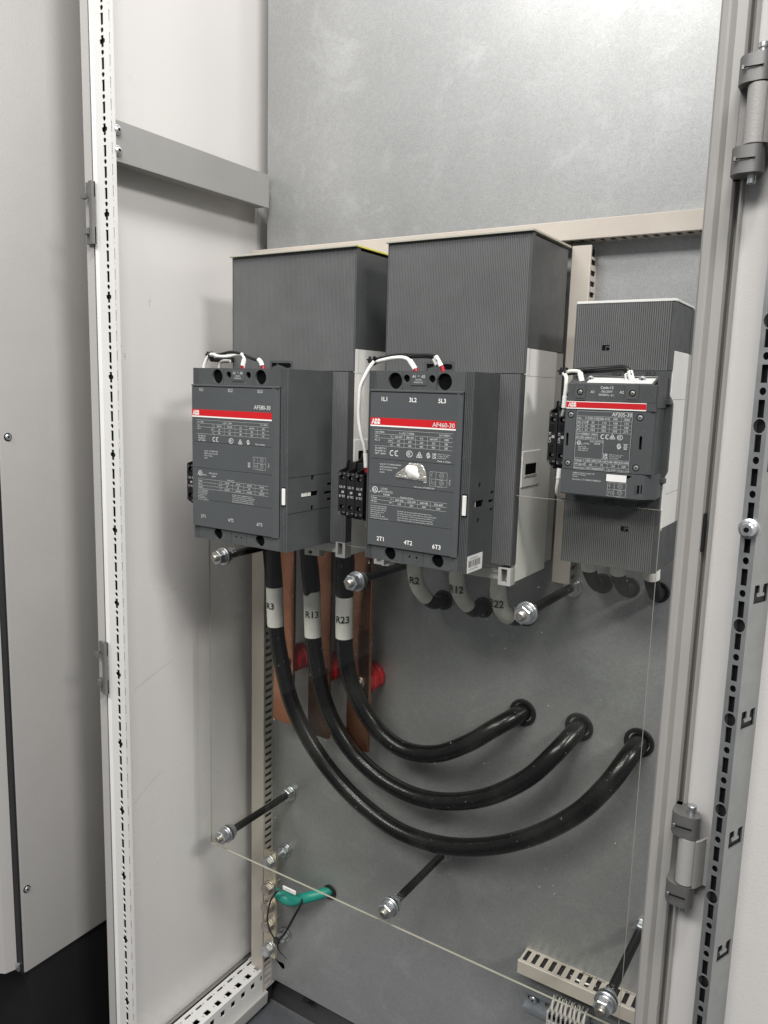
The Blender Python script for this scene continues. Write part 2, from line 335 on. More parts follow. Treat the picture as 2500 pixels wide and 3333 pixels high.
def diagram(mb, x0, x1, z0, z1, y, w=.25):
    xm = x0 + (x1 - x0) * .36; zm = (z0 + z1) / 2; W = x1 - x0
    for a in ((x0, z0, x1, z0), (x0, z1, x1, z1), (x0, zm, x1, zm), (x0, z0, x0, z1), (x1, z0, x1, z1), (xm, z0, xm, z1)): seg(mb, *a, y, w)
    for zc in (zm + (z1 - zm) * .55, z0 + (zm - z0) * .55):
        ringp(mb, x0 + W * .68, zc, W * .13, w, y, 14); ringp(mb, x0 + W * .68, zc, W * .06, w, y, 10)
        mb.text("1 Nm - 8 lb", x0 + W * .44, zc - W * .24, W * .045, y)
    seg(mb, x0 + W * .12, z1 - 1, x0 + W * .12, zm + 2.4, y, w); seg(mb, x0 + W * .12, zm + 2.4, x0 + W * .06, zm + 4.5, y, w)
    seg(mb, x0 + W * .1, zm - .8, x0 + W * .1, z0 + 2.4, y, w); seg(mb, x0 + W * .1, z0 + 2.4, x0 + W * .04, z0 + 4.2, y, w)
    xa, xb, za, zb = x0 + W * .18, x0 + W * .32, z0 + 2, z0 + 4.6
    for a in ((xa, za, xb, za), (xa, zb, xb, zb), (xa, za, xa, zb), (xb, za, xb, zb)): seg(mb, *a, y, w)
def brand_mark(parent, x, z, h, y):
    """the white maker's letters split by fine red cuts"""
    mb = MB().use('white'); wid = h * 2.42
    mb.text("ABB", x, z, h, y - .12, bold=.045, xs=wid / (h / .7 * 2.06))
    mb.build('brand_letters', parent, smooth=False)
    mb = MB().use('red'); rectp(mb, x - .2, x + wid + 1.0, z + h * .47, z + h * .54, y - .2)
    for k in (.155, .53, .86): rectp(mb, x + wid * k - h * .02, x + wid * k + h * .03, z - .15, z + h + .15, y - .2)
    mb.build('brand_letter_gap', parent, smooth=False)
def torx(name, x, y, z, r, parent, seat=True, matn='zinc'):
    """screw head facing -y with a six-point recess"""
    mb = MB().use(matn)
    mb.lathe((x, y, z), (x, y - r * .5, z), [(0, r), (r * .18, r), (r * .42, r * .82), (r * .5, r * .5)], 22)
    mb.use('black')
    pts = [(x + math.cos(math.radians(30 * i)) * r * (.40 if i % 2 == 0 else .22), z + math.sin(math.radians(30 * i)) * r * (.40 if i % 2 == 0 else .22)) for i in range(12)]
    mb.prism(pts, 'y', y - r * .5 - .05, y - r * .5 + .2)
    return mb.build(name, parent)

# ================================================================== CABINET (enclosure)
cab = thing('electrical_cabinet', 'open light grey steel electrical cabinet with galvanised back plate and hinged door', 'cabinet', (40, -10, -850))
ZB, ZT = -1010, 1260
# --- galvanised mounting plate with real cable holes
HC = [(148.8, -184.6, 15.5), (228.2, -184.6, 15.5), (306.2, -184.6, 15.5), (18.6, -47.8, 11), (81.6, -47.8, 11), (145.3, -47.8, 11), (245.9, 12.6, 9.4), (279.5, 12.6, 9.4), (315.3, 12.6, 9.4), (-172.5, -582.6, 9)]
mb = MB().use('galv')
key = [(-281 + 8.5 * math.cos(math.radians(a)), -768.5 + 8.5 * math.sin(math.radians(a))) for a in range(-100, 171, 30)]
key = [(-276 + 7 * math.cos(math.radians(a)), -768 + 7 * math.sin(math.radians(a))) for a in range(-140, 121, 26)] + [(-285, -761.5), (-291, -759.5), (-293, -764)]
mb.plate(rect(-317, 372, -802.5, 1190), [circ(x, z, r, 24) for x, z, r in HC] + [key], (0, 0, 0), (1, 0, 0), (0, 0, 1), (0, 1, 0), 2.5)
mb.prism([(-317, 2.6), (-317, 22), (-314.5, 22), (-314.5, 2.6)], 'z', -802, 1190)
mp = mb.build('mounting_plate', cab)
# --- side panel (inner skin) and the outer folded edge
mb = MB().use('paint'); mb.box(-349, -346, -292, 150, -768.5, 1230); mb.box(-349, -346, 150, 153, -768.5, 1230)
mb.box(-354.5, -350, -297, 150, -1005, 1230, .8)
mb.build('side_panel', cab)
mb = MB().use('paint'); mb.box(-346, 470, 180, 184, -1000, 1250); mb.build('rear_panel', cab)
mb = MB().use('scuff'); X_ = -345.85
for (y0, z0, y1, z1, w_) in ((-250.9, -190.3, -215, -177.8, .3), (-215, -177.8, -177, -165.7, .22), (-255.6, -365.5, -230.6, -348.7, .2), (-230, -348.5, -200.7, -334, .25), (-140, 120, -150, 60, .25), (-90, -420, -118, -520, .3)):
    mb.add([(X_, y0, z0 - w_), (X_, y1, z1 - w_), (X_, y1, z1 + w_), (X_, y0, z0 + w_)], [(0, 1, 2, 3)])
rnd = random.Random(9)
for (yc, zc, n, sp) in ((-209, 359, 16, 5), (-259.4, 293.5, 5, 3), (-254.6, 284.4, 12, 4), (-200, -240, 6, 26), (-180, 60, 7, 60), (-220, -560, 6, 50), (-150, 640, 5, 60)):
    for _ in range(n):
        y_, z_, r_ = yc + rnd.gauss(0, sp * .4), zc + rnd.gauss(0, sp), rnd.uniform(.25, .8)
        mb.add([(X_, y_ + r_ * math.cos(q) * rnd.uniform(.6, 1.2), z_ + r_ * math.sin(q) * rnd.uniform(.6, 1.4)) for q in (0, 1.2, 2.4, 3.6, 4.9)], [(0, 1, 2, 3, 4)])
scf = mb.build('scuff_marks', cab, smooth=False); scf['kind'] = 'stuff'
mb = MB().use('painttex'); mb.prism([(-354.6, -296.8), (-354.6, -302.5), (-343, -300.6), (-343, -297)], 'z', ZB, ZT); mb.build('panel_edge_strip', cab)
# --- front post with punched system holes
def slot(cx, cz, w, h): return rect(cx - w / 2, cx + w / 2, cz - h / 2, cz + h / 2)
def keyslot(cx, cz, w, h):
    return [(cx - w / 2, cz - h / 2), (cx + w / 2, cz - h / 2), (cx + w / 2, cz - h * .22), (cx + w * .95, cz - h * .12), (cx + w * 1.0, cz + h * .12), (cx + w / 2, cz + h * .24), (cx + w / 2, cz + h / 2),
            (cx - w / 2, cz + h / 2), (cx - w / 2, cz + h * .24), (cx - w * 1.0, cz + h * .12), (cx - w * .95, cz - h * .12), (cx - w / 2, cz - h * .22)]
PH = 503.9   # a slot sits here
mb = MB().use('rail'); cx = -317.6
k0 = int((ZB - PH) // 25) + 1; kk = k0; pieces = []
while PH + kk * 25 + 12 < ZT:
    zc = PH + kk * 25; lo = zc - 12.5; hi = zc + 12.5
    hs = [(keyslot if kk % 4 == 2 else slot)(cx, zc, 5.2, 13.5)]
    # the round hole is shared by two cells: cut it as two half discs
    r = 2.9; n = 8
    lo_arc = [(cx + r * math.cos(math.pi * (1 - i / n)), lo + r * math.sin(math.pi * (1 - i / n))) for i in range(n + 1)]
    hi_arc = [(cx + r * math.cos(math.pi * i / n), hi - r * math.sin(math.pi * i / n)) for i in range(n + 1)]
    outer = [(-333.5, lo)] + lo_arc + [(-305.8, lo), (-305.8, hi)] + hi_arc + [(-333.5, hi)]
    mb.plate(outer, hs, (0, -300, 0), (1, 0, 0), (0, 0, 1), (0, 1, 0), 1.0); kk += 1
zl, zh = PH + k0 * 25 - 12.5, PH + kk * 25 - 12.5
mb.prism([(-341.5, -297.2), (-341.5, -299.6), (-339, -301.6), (-333.5, -300.0), (-333.5, -298.4)], 'z', zl, zh)
mb.build('front_post', cab, smooth=False)
mb = MB().use('rail')
kk = k0
while PH + kk * 25 + 12 < ZT:                                           # second row on the inward fold
    zc = PH + kk * 25
    mb.plate(rect(-299.9, -292.5, zc - 12.5, zc + 12.5), [slot(-298.3, zc + 2, 1.1, 13), circ(-298.3, zc - 9.2, .6, 6)], (-305.9, 0, 0), (0, 1, 0), (0, 0, 1), (-1, 0, 0), 1.5); kk += 1

mb.use('darkfill'); mb.box(-331, -309, -296.8, -294, zl, zh); mb.box(-340, -333.6, -296.5, -285, zl, zh)  # black backing paints the shade seen through the post holes
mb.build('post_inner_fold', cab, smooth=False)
# --- support bar across the side wall
mb = MB().use('bar'); mb.plate([(-297.5, 518), (-296, 563.5), (-294, 566.5), (-7, 566.5), (-7, 518.6), (-294, 518.6)], [], (-308, 0, 0), (0, 1, 0), (0, 0, 1), (-1, 0, 0), 2)
mb.box(-330, -308.2, -290, -15, 564.6, 566.6); mb.box(-326, -308.2, -290, -15, 518.2, 520)
mb.box(-308.3, -307.6, -40, -38.8, 519.5, 565.8)
sb = mb.build('support_bar', cab)
for z in (554.5, 530.5):
    mb = MB().use('zinc'); mb.lathe((-307.5, -289.5, z), (-302.5, -289.5, z), [(0, 6.2), (1.2, 6.2), (1.6, 5.2), (3.6, 4.6), (4.8, 2.8)], 20)
    mb.use('black'); mb.cyl((-302.9, -289.5, z), (-302.4, -289.5, z), 1.8, 6); mb.build('screw', sb)
# --- door catches on the left edge
for zt, zb in ((494.3, 419.0), (-103.0, -176.5)):
    mb = MB().use('cast'); mb.prism([(-334, -303), (-334, -309.5), (-339, -309.5), (-339, -303)], 'z', zb, zt)
    mb.box(-350.2, -334, -305.5, -303.2, zt - 19, zt, .4); mb.box(-350.2, -334, -305.5, -303.2, zb, zb + 21, .4)
    mb.prism([(-350.5, -305.6), (-350.5, -313), (-341, -313), (-341, -311), (-348, -310), (-348, -305.6)], 'z', zt - 21, zt - 15)
    mb.prism([(-350.5, -305.6), (-350.5, -309), (-341, -313), (-340, -305.6)], 'z', zb + 12, zb + 19)
    mb.build('door_catch', cab)
# --- bottom side rail with punched squares and slots
mb = MB().use('rail'); y = -290; row = []
ZR = -770
for i in range(-1, 12):
    yc = -23.5 - 24.4 * i - 3; lo, hi = yc - 12.2, yc + 12.2
    holes = [rect(-330.8, -326.4, yc - 7 - 19.5 + 17, yc + 7 - 2.5), circ(-328.6, yc - 10.4, 1.7, 10)]
    holes = [rect(-330.8, -326.4, yc - 6.5, yc + 6.5), rect(-314.0, -304.2, yc - 5.2, yc + 5.2)]
    holes += [circ(-328.6, yc + 9.8, 1.6, 8), circ(-309.2, yc - 9.2, 1.6, 8)]
    if i < 0: holes = []
    mb.plate(rect(-338, -297.8, lo, hi), holes, (0, 0, ZR), (1, 0, 0), (0, 1, 0), (0, 0, -1), 1.6)
    hs = [] if i < 0 else [rect(yc - 5, yc + 5, -789.5, -779), circ(yc - 9.5, -784.5, 1.5, 8)]
    mb.plate(rect(lo, hi, -813.5, -771.5), hs, (-297.8, 0, 0), (0, 1, 0), (0, 0, 1), (-1, 0, 0), 1.6)
mb.prism([(-338, -770.0), (-338, -790), (-336.4, -790), (-336.4, -770.0)], 'y', -300, -20)
mb.build('bottom_rail', cab, smooth=False)
mb = MB().use('darkfill'); mb.box(-336, -302, -296, -14, -806, -800); mb.box(-347, -338.5, -296, 100, -800, -779); mb.build('rail_void', cab)
mb = MB().use('frame'); mb.prism([(-297.6, -813.5), (-291.5, -814.5), (-291.5, -816), (-294, -838), (-297.6, -838)], 'y', -296, -18); mb.build('rail_lip', cab)
# --- base trough below the plate and floor sheet
mb = MB().use('floor'); mb.box(-318, 470, -330, -2, -853, -850)
mb.use('steel'); mb.box(-318, 470, -2, 0.5, -853, -846)
mb.build('base_sheet', cab)
mb = MB().use('darkfill'); mb.box(-346, 470, 6, 120, -856, -849.8); mb.prism([(0.5, -849), (2.5, -849), (40, -803), (38, -803)], 'x', -318, 470)
mb.box(-308, -300, -24, 2, -850, -818); mb.box(-226, -212, -3, 4, -812, -806)
mb.build('base_trough', cab)
# --- right hand post (grooved profile)
mb = MB().use('frame')
mb.prism([(392.0, -262), (392.2, -300), (394.2, -303.5), (398.6, -305.6), (400.5, -304.8), (404, -300.6), (411.2, -300.0), (412.8, -297.5), (413.2, -287), (417.5, -287), (417.5, -262)], 'z', ZB, ZT)
mb.prism([(417.6, -287), (417.6, -303), (419.2, -304.4), (420.6, -303), (421, -287)], 'z', ZB, ZT)
pst = mb.build('hinge_post', cab, ang=25)
mb = MB().use('blackp'); mb.box(410.8, 414.5, -299, -294, 124, 156, .6); mb.build('groove_clip', pst)
# --- door, swung wide open to the right
Q0 = Vector((419.5, -296.5, 0)); D = Vector((0.9473, -0.3204, 0)).normalized(); Nn = Vector((-D.y * -1, -D.x, 0)); Nn = Vector((D.y, -D.x, 0))
mb = MB().use('paintdoor')
def qp(t, n=0): v = Q0 + D * t + Nn * n; return (v.x, v.y)
mb.prism([qp(0), qp(0, 3), qp(2.5, 4.2), qp(5, 2.2), qp(330, 2.2), qp(330, -16), qp(0, -16)], 'z', ZB, ZT)
door = mb.build('door', cab, ang=25)
P1, P2, P3 = Vector((446.6, -340, 0)), Vector((457.4, -341.6, 0)), Vector((468.6, -313, 0))
mb = MB().use('steel'); U1 = (P2 - P1); L1 = U1.length; U1.normalize(); N1 = Vector((-U1.y, U1.x, 0))
PS = -78 + 19.6                                                       # a slot centre on the strip
k0 = int((ZB - PS) // 25) + 1; kk = k0
while PS + kk * 25 + 12 < ZT:
    zc = PS + kk * 25; lo, hi = zc - 12.5, zc + 12.5; r = 2.4 if (kk % 2) else 2.4; n = 6; c = L1 * .5
    big = 4.3 if kk % 3 == 0 else 2.3; bigh = 4.3 if (kk + 1) % 3 == 0 else 2.3
    lo_arc = [(c + big * math.cos(math.pi * (1 - i / n)), lo + big * 1.25 * math.sin(math.pi * (1 - i / n))) for i in range(n + 1)]
    hi_arc = [(c + bigh * math.cos(math.pi * i / n), hi - bigh * 1.25 * math.sin(math.pi * i / n)) for i in range(n + 1)]
    mb.plate([(0, lo)] + lo_arc + [(L1, lo), (L1, hi)] + hi_arc + [(0, hi)], [slot(c, zc, 4.4, 13)], P1, U1, (0, 0, 1), N1, 1.2); kk += 1
zl2, zh2 = PS + k0 * 25 - 12.5, PS + kk * 25 - 12.5
U2 = (P3 - P2); L2 = U2.length; U2.normalize(); N2 = Vector((-U2.y, U2.x, 0))
zc = -97 - 100 * 9
def cshape(cv, cz):
    w, h = 19, 14.5; x0, x1 = cv - w / 2, cv + w / 2; z0, z1 = cz - h / 2, cz + h / 2
    return [(x0, z0), (x1, z0), (x1, z1), (cv + 3.6, z1), (cv + 2.4, z1 - 1.5), (cv + 2.2, cz + 1), (cv + 5.0, cz), (cv + 5.0, cz - 2), (cv - 5.0, cz - 2), (cv - 5.0, cz), (cv - 2.2, cz + 1), (cv - 2.4, z1 - 1.5), (cv - 3.6, z1), (x0, z1)]
while zc < ZT - 60:
    mb.plate([(0, max(zc - 50, zl2)), (L2, max(zc - 50, zl2)), (L2, min(zc + 50, zh2)), (0, min(zc + 50, zh2))], [cshape(L2 * .5, zc)], P2, U2, (0, 0, 1), N2, 1.2); zc += 100
B0 = P1 + Vector((11.5, 28, 0))
mb.prism([(P1.x, P1.y), (P1.x + 1, P1.y + .6), (B0.x, B0.y), (B0.x - 1, B0.y)], 'z', zl2, zh2)
mb.build('door_stiffener', door, smooth=False)
mb = MB().use('darkfill'); mb.prism([(P1.x + 3.5, P1.y + 5), (P2.x - 1.6, P2.y + 2.6), (P3.x - 2.2, P3.y - 1), (B0.x + 1, B0.y - 1)], 'z', zl2, zh2); mb.build('stiffener_void', door, smooth=False)  # black core paints the shade behind the cut-outs
mb = MB().use('zinc'); c = P1 * .45 + P2 * .55; mb.lathe((c.x, c.y, 153.7), (c.x - 1.2, c.y - 9, 153.7), [(0, 7.6), (2.5, 7.6), (3.2, 6), (7, 5.4), (8.5, 4.2)], 22)
mb.use('black'); mb.lathe((c.x - 1.17, c.y - 8.6, 153.7), (c.x - 1.25, c.y - 9.3, 153.7), [(0, 2), (.6, 2)], 6); mb.build('screw', door)
# --- hinges
def hinge(zt, h):
    """zt: top of upper knuckle; h: overall height"""
    kt = h * .235
    yb, yf = -302, -327; zb = zt - h
    def knuckle(z0, z1):
        m = MB().use('cast')
        pts = [(412.5, yb), (412.5, yf + 8), (415, yf + 3), (420, yf + .5)] + [(427.5 + 8 * math.cos(math.radians(a)), -319 + 8 * math.sin(math.radians(a))) for a in range(-110, 91, 20)] + [(424, yb)]
        m.prism(pts, 'z', z0, z1)
        m.use('black'); m.box(416, 430, -327.9, -327.2, (z0 + z1) / 2 - .35, (z0 + z1) / 2 + .35)
        m.use('cast'); m.box(415.3, 417.2, -328.4, -326.4, (z0 + z1) / 2 - 1.6, (z0 + z1) / 2 + 1.6, .3)
        return m
    m = knuckle(zt - kt, zt); knuckle_o = knuckle(zb, zb + kt)
    m.use('cast'); m.box(412.6, 418, -309, yb, zb, zt, .5)
    o = len(m.v); m.v += knuckle_o.v; m.f += [tuple(i + o for i in f) for f in knuckle_o.f]; m.m += knuckle_o.m
    hg = m.build('hinge', cab, ang=30)
    m = MB().use('zinc'); m.cyl((427.5, -319, zb - 7), (427.5, -319, zt + 6), 3.0, 16, .4); m.cyl((427.5, -319, zt + 4), (427.5, -319, zt + 8), 3.9, 18, .5); m.build('hinge_pin', hg)
    m = MB().use('painttex'); z0, z1 = zb + kt + .6, zt - kt - .6
    m.cyl((427, -319, z0), (427, -319, z1), 7.6, 28, .6)
    m.prism([(433.5, -322.5), (436, -321), (439.5, -312), (450, -312.5), (450, -314.8), (440.5, -314.8), (437, -323), (434, -326.2)], 'z', z0, z1)
    m.use('frame')
    for z in (z0 + 7, z1 - 7): m.cyl((444.6, -315.2, z), (444.6, -313, z), 2.2, 14)
    m.build('hinge_leaf', hg, ang=30)
hinge(-92.5, 81); hinge(491.5, 81)

# ================================================================== NEIGHBOURING CABINET
nb = thing('neighbouring_cabinet', 'closed grey steel cabinet standing on a black plinth at the far left edge', 'cabinet', (-560, -200, -1000))
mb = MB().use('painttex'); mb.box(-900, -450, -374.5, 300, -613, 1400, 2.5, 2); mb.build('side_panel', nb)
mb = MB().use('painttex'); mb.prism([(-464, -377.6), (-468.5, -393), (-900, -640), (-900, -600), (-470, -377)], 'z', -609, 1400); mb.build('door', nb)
mb = MB().use('darkfill'); mb.box(-466, -452, -377.2, -370, -612, 1400); mb.build('door_gap', nb)
mb = MB().use('darkfill'); mb.box(-880, -456, -365, 300, -1030, -613.5); mb.build('plinth', nb)
mb = MB().use('zinc'); mb.box(-463, -457, -380, -374.5, -610, -598, .6); mb.build('corner_bracket', nb)
for zz, yy in ((171.9, -362.4), (-481.9, -365.3)):
    mb = MB().use('black'); mb.cyl((-450.3, yy, zz), (-449.7, yy, zz), 5.6, 22); mb.use('zinc'); mb.lathe((-450, yy, zz), (-447.4, yy, zz), [(0, 4.3), (1.4, 4.3), (2.3, 3)], 18)
    mb.use('black'); mb.cyl((-447.8, yy, zz), (-447.3, yy, zz), 1.5, 6); mb.build('screw', nb)
mb = MB().use('darkfill'); mb.box(-1500, 1600, -2500, 700, -1032, -1030); fl = mb.build('floor'); fl['kind'] = 'structure'

# ================================================================== LARGE CONTACTORS
def contactor_large(name, label, x0, W, F, fl_, fr_, ys, zt_shroud, cfg):
    """x0..x0+W overall width, F front plane, fl_/fr_ x-range of the front body, ys plane of the shroud front"""
    x1 = x0 + W; a = x0 + fl_; b = x0 + fr_; Mid = ys - 12.5
    t = thing(name, label, 'contactor', ((x0 + x1) / 2, -20, 150))
    zb = cfg['zb']; zt = 268.8; ct, cb = 248.0, cfg['cb']
    # terminal shroud, top
    m = MB().use('groove'); m.box(x0 + .3, x1 - .3, ys + .9, ys + 8, 269.6, zt_shroud)
    m.use('plastic'); m.box(x0, x1, ys + 8, -34, 298, zt_shroud - 3); m.box(x0 + .01, x0 + 2.5, ys + .6, ys + 8, 269.6, zt_shroud - .01); m.box(x1 - 2.8, x1 - .01, ys + .2, ys + 8, 269.6, zt_shroud - .01)
    sh = m.build('terminal_shroud', t)
    m = MB().use('rib'); ribs(m, x0 + 2.4, x1 - 3, ys, 269.8, zt_shroud - .2, cfg['pitch'], .9)
    m.build('ribbing', sh, smooth=False)
    # latch window in the shroud
    lx0, lx1 = cfg['latch']
    m = MB().use('plastic'); m.plate(rect(lx0 - 1, lx1 + 1, 269.9, 282.5), [rect(lx0 + 1.5, lx0 + 11, 271, 279.5), [(lx0 + 12, 273), (lx1 - 4, 273)] + [(lx1 - 4 + 3 * math.cos(math.radians(q)), 276.2 + 3.2 * math.sin(math.radians(q))) for q in range(-80, 81, 20)] + [(lx0 + 12, 279.4)]],
                                    (0, ys - .9, 0), (1, 0, 0), (0, 0, 1), (0, 1, 0), 1.0)
    m.use('black'); m.box(lx0, lx1, ys - .1, ys + .2, 270.2, 281.8)
    m.use('plastic'); m.prism([(lx0 + 3, 270.2), (lx0 + 3, 274), (lx0 + 9, 275.5), (lx0 + 14, 277), (lx0 + 26, 273.5), (lx0 + 26, 270.2)], 'y', ys - 1.6, ys - .2)
    m.build('shroud_latch', sh)
    # light grey moulded base
    m = MB().use('baseg'); m.box(x0 + 1, x1, ys + .5, -51, 32, 268, .6); m.box(x0 + 1, x1, ys + 8.2, -51, 267, 297.4); m.box(x1 - 2, x1, ys + .5, ys + 9, 267, 297.4); m.box(x1 - .2, x1 + .9, ys + 2, ys + 54, 142, 183, .4)
    m.use('base2'); m.plate(rect(x1 - 15, x1 + .1, 30, 50), [rect(x1 - 11.5, x1 - 4, 33, 51.5 - 2.5)], (0, Mid - 1, 0), (1, 0, 0), (0, 0, 1), (0, 1, 0), 13.5)
    m.plate(rect(x0, x0 + 15, 30, 50), [rect(x0 + 4, x0 + 11.5, 33, 49)], (0, Mid - 1, 0), (1, 0, 0), (0, 0, 1), (0, 1, 0), 13.5)
    m.use('black'); m.box(x1 + .7, x1 + 1.0, ys + 11, ys + 43, 156, 168.5)
    m.use('base2'); m.box(x1 + .6, x1 + 1.5, ys + 9, ys + 45, 153.6, 155.6)
    m.build('base', t)
    m = MB().use('base2'); m.box(x0 + 2, x1 - .4, -51, -28, 40, 297.2, .5); m.box(x0 + 20, x1 - 20, -28, -.5, 60, 290); m.build('base_rear', t)
    # middle tier (behind front body)
    m = MB().use('plastic'); m.box(x0 + .4, x1, Mid + 1, ys + .4, zb + 1, zt - .2)
    m.use('groove'); m.box(b, x1 - .4, Mid + .8, Mid + 1.2, zb + 1, zt - .2); m.box(x0 + .4, a, Mid + .8, Mid + 1.2, zb + 1, zt - .2)
    m.use('rib'); ribs(m, b + .2, x1 - 1.2, Mid, zb + 1.2, zt - .3, 2.15, .9); ribs(m, x0 + .8, a, Mid, zb + 1.2, zt - .3, 2.15, .9)
    m.use('plastic'); m.box(x1 - 1.2, x1, Mid, Mid + 1.1, zb + 1, zt - .2)
    m.build('body_rear', t, smooth=False)
    # front body: core, side wall with cut-outs, front slabs with screw wells
    m = MB().use('plastic'); m.box(a, b - 3, F + 16, Mid + 1, zb, zt)
    m.box(a, b - 3, F + 1.0, F + 16, zb, zt) if False else None
    dy = cfg['sidey']
    hs = [rect(dy - 2.6, dy + 2.6, cfg['sq'][0] - 3.2, cfg['sq'][0] + 3.2), rect(dy - 2.6, dy + 2.6, cfg['sq'][1] - 3, cfg['sq'][1] + 3)]
    s0, s1, s2, s3 = cfg['slot']; hs.append(rect(s0, s1, s2, s3))
    for q in cfg['notch']: hs.append(rect(q[0], q[1], q[2] - 1.7, q[2] + 1.7))
    m.plate(rect(F + .8, Mid + 1, zb, zt), hs, (b, 0, 0), (0, 1, 0), (0, 0, 1), (-1, 0, 0), 2.2)
    m.use('black'); m.box(b - 2.6, b - 2.4, F + 14, Mid, zb + 2, zt - 2)
    for c in cfg['sideline']: m.box(b + .01, b + .12, F + 1, Mid, c - .25, c + .25)
    m.use('lever'); m.box(b - 2.3, b - .9, s0 + 1, s0 + (s1 - s0) * .38, s2 + .8, s3 - .6, .2)
    if cfg.get('slot2'): m.box(b - 2.3, b - .9, s0 + (s1 - s0) * .42, s0 + (s1 - s0) * .6, s2 + .8, s3 - .6, .2)
    m.build('body', t)
    # screw-well bands top and bottom
    rl, rr = cfg['ribL'], cfg['ribR']; s_1, s_2 = cfg['split']
    m = MB().use('plastic')
    big, small = cfg['big'], cfg['small']
    zc = cfg['zh']
    def slab(xa, xb, z0, z1, holes): m.plate(rect(xa, xb, z0, z1), holes, (0, F, 0), (1, 0, 0), (0, 0, 1), (0, 1, 0), 4.2, wall=None)
    R_ = cfg['R']
    slab(rl, s_1 - .2, ct - 1, zt, [circ(big[0], zc, R_, 28)]); slab(s_1 + .2, s_2 - .2, ct - 1, zt, [circ(small[0], 260.7, 4.2, 18), circ(small[1], 260.7, 4.2, 18)]); slab(s_2 + .2, rr, ct - 1, zt, [circ(big[1], zc, R_, 28)])
    zh2 = cfg['zh2']; s_1b, s_2b = cfg['splitb']
    slab(rl, s_1b - .2, zb, cb + 1, [circ(big[0], zh2, R_ * .96, 28)] if zh2 + R_ < cb + 1 else [circ(big[0], zh2, R_ * .82, 28)])
    slab(s_1b + .2, s_2b - .2, zb, cb + 1, [rect(s_1b + 7, s_1b + 9.4, zh2 - 1.3, zh2 + 1.3), rect(s_2b - 10, s_2b - 7.6, zh2 - 1.3, zh2 + 1.3)])
    slab(s_2b + .2, rr, zb, cb + 1, [circ(big[1], zh2, R_ * .82, 28)])
    m.use('plastic'); m.box(rl, b - 2.6, F + 3.6, F + 16, zt - 1, zt); m.box(rl, b - 2.6, F + 3.6, F + 16, zb, zb + 1); m.use('black'); m.box(rl + .3, rr - .3, F + 4, F + 15.8, zb + 1, zt - 1)  # black block paints the shade inside the screw wells
    m.use('zincdull')
    m.build('screw_well_band', t)
    # ribbed corner strips of the front body
    m = MB().use('groove'); m.box(a, rl, F + 1, F + 16, zb, zt); m.box(rr, b - .6, F + 1, F + 16, zb, zt)
    m.use('rib'); m.use('plastic'); ribs(m, a, rl, F, zb, zt, 2.1, 1.0, .55); ribs(m, rr, b, F, zb, zt, 2.1, 1.0, .55)
    m.build('corner_ribs', t, smooth=False)['kind'] = 'stuff'
    # coil label
    l0, l1 = cfg['coil']
    m = MB().use('cover'); m.box(l0, l1, F - .8, F + 1, 253.2, 266.5, .3); co = m.build('coil_label', t)
    m = MB().use('print'); m.text("A1", l0 + 2, 261.6, 2.9, F - .95, xs=.95, bold=.012); m.text("A2", l1 - 6.4, 261.6, 2.9, F - .95, xs=.95, bold=.012); m.text("70", (l0 + l1) / 2, 262.6, 1.6, F - .95, align='CENTER')
    m.text("100-250V", (l0 + l1) / 2, 258.6, 1.6, F - .95, align='CENTER'); m.text("50-60Hz DC", (l0 + l1) / 2, 255.9, 1.6, F - .95, align='CENTER'); m.build('coil_print', co, smooth=False)
    # label cover made of four panels, with a raised rim
    g0, g1 = cfg['lab']; Y = F - 2.6
    m = MB().use('cover'); m.box(cfg['cv0'], cfg['cv1'], F - 1.2, F + 13, cb - .5, ct, .5)
    m.box(cfg['cv0'], cfg['cv1'], Y - .2, F, ct - 2.4, ct, .5)
    m.prism([(g1, Y), (g1 + .8, Y - .2), (cfg['cv1'], F - .8), (cfg['cv1'], F)], 'z', cb - .5, ct - .3)
    m.build('label_cover', t)
    zs = [cb] + cfg['lines'] + [ct - 3.2]
    for i in range(4):
        m = MB().use('cover'); m.box(g0, g1, Y, F - 1, zs[i] + .22, zs[i + 1] - .22, .15); m.build('cover_panel', t)
    # brand stripe
    m = MB().use('red'); m.box(g0 + .1, g1 - .1, Y - .14, Y, 208.2, 216.4); m.use('white'); m.box(g0 + .1, g1 - .1, Y - .14, Y, 206.6, 208.2)
    m.build('brand_stripe', t)
    brand_mark(t, g0 + 1.9, 209.6, 5.4, Y - .14)
    cfg['legend'](t, g0, g1, Y - .12)
    # interlock lever
    if cfg.get('leverz'):
        z0, z1, lx = cfg['leverz']; m = MB().use('black'); m.box(lx - .6, lx + 5.2, F - .1, F + .6, z0 - 1.5, z1 + 1.5)
        m.use('lever'); m.box(lx, lx + 4.4, F - 2.2, F + .5, z0, z1, .5); m.build('interlock_lever', t)
    return t
def table(m, xs, zs, y, first=None, w=.22):
    for i, z in enumerate(zs): seg(m, xs[0] if i not in (first or {}) else first[i], z, xs[-1], z, y, w)
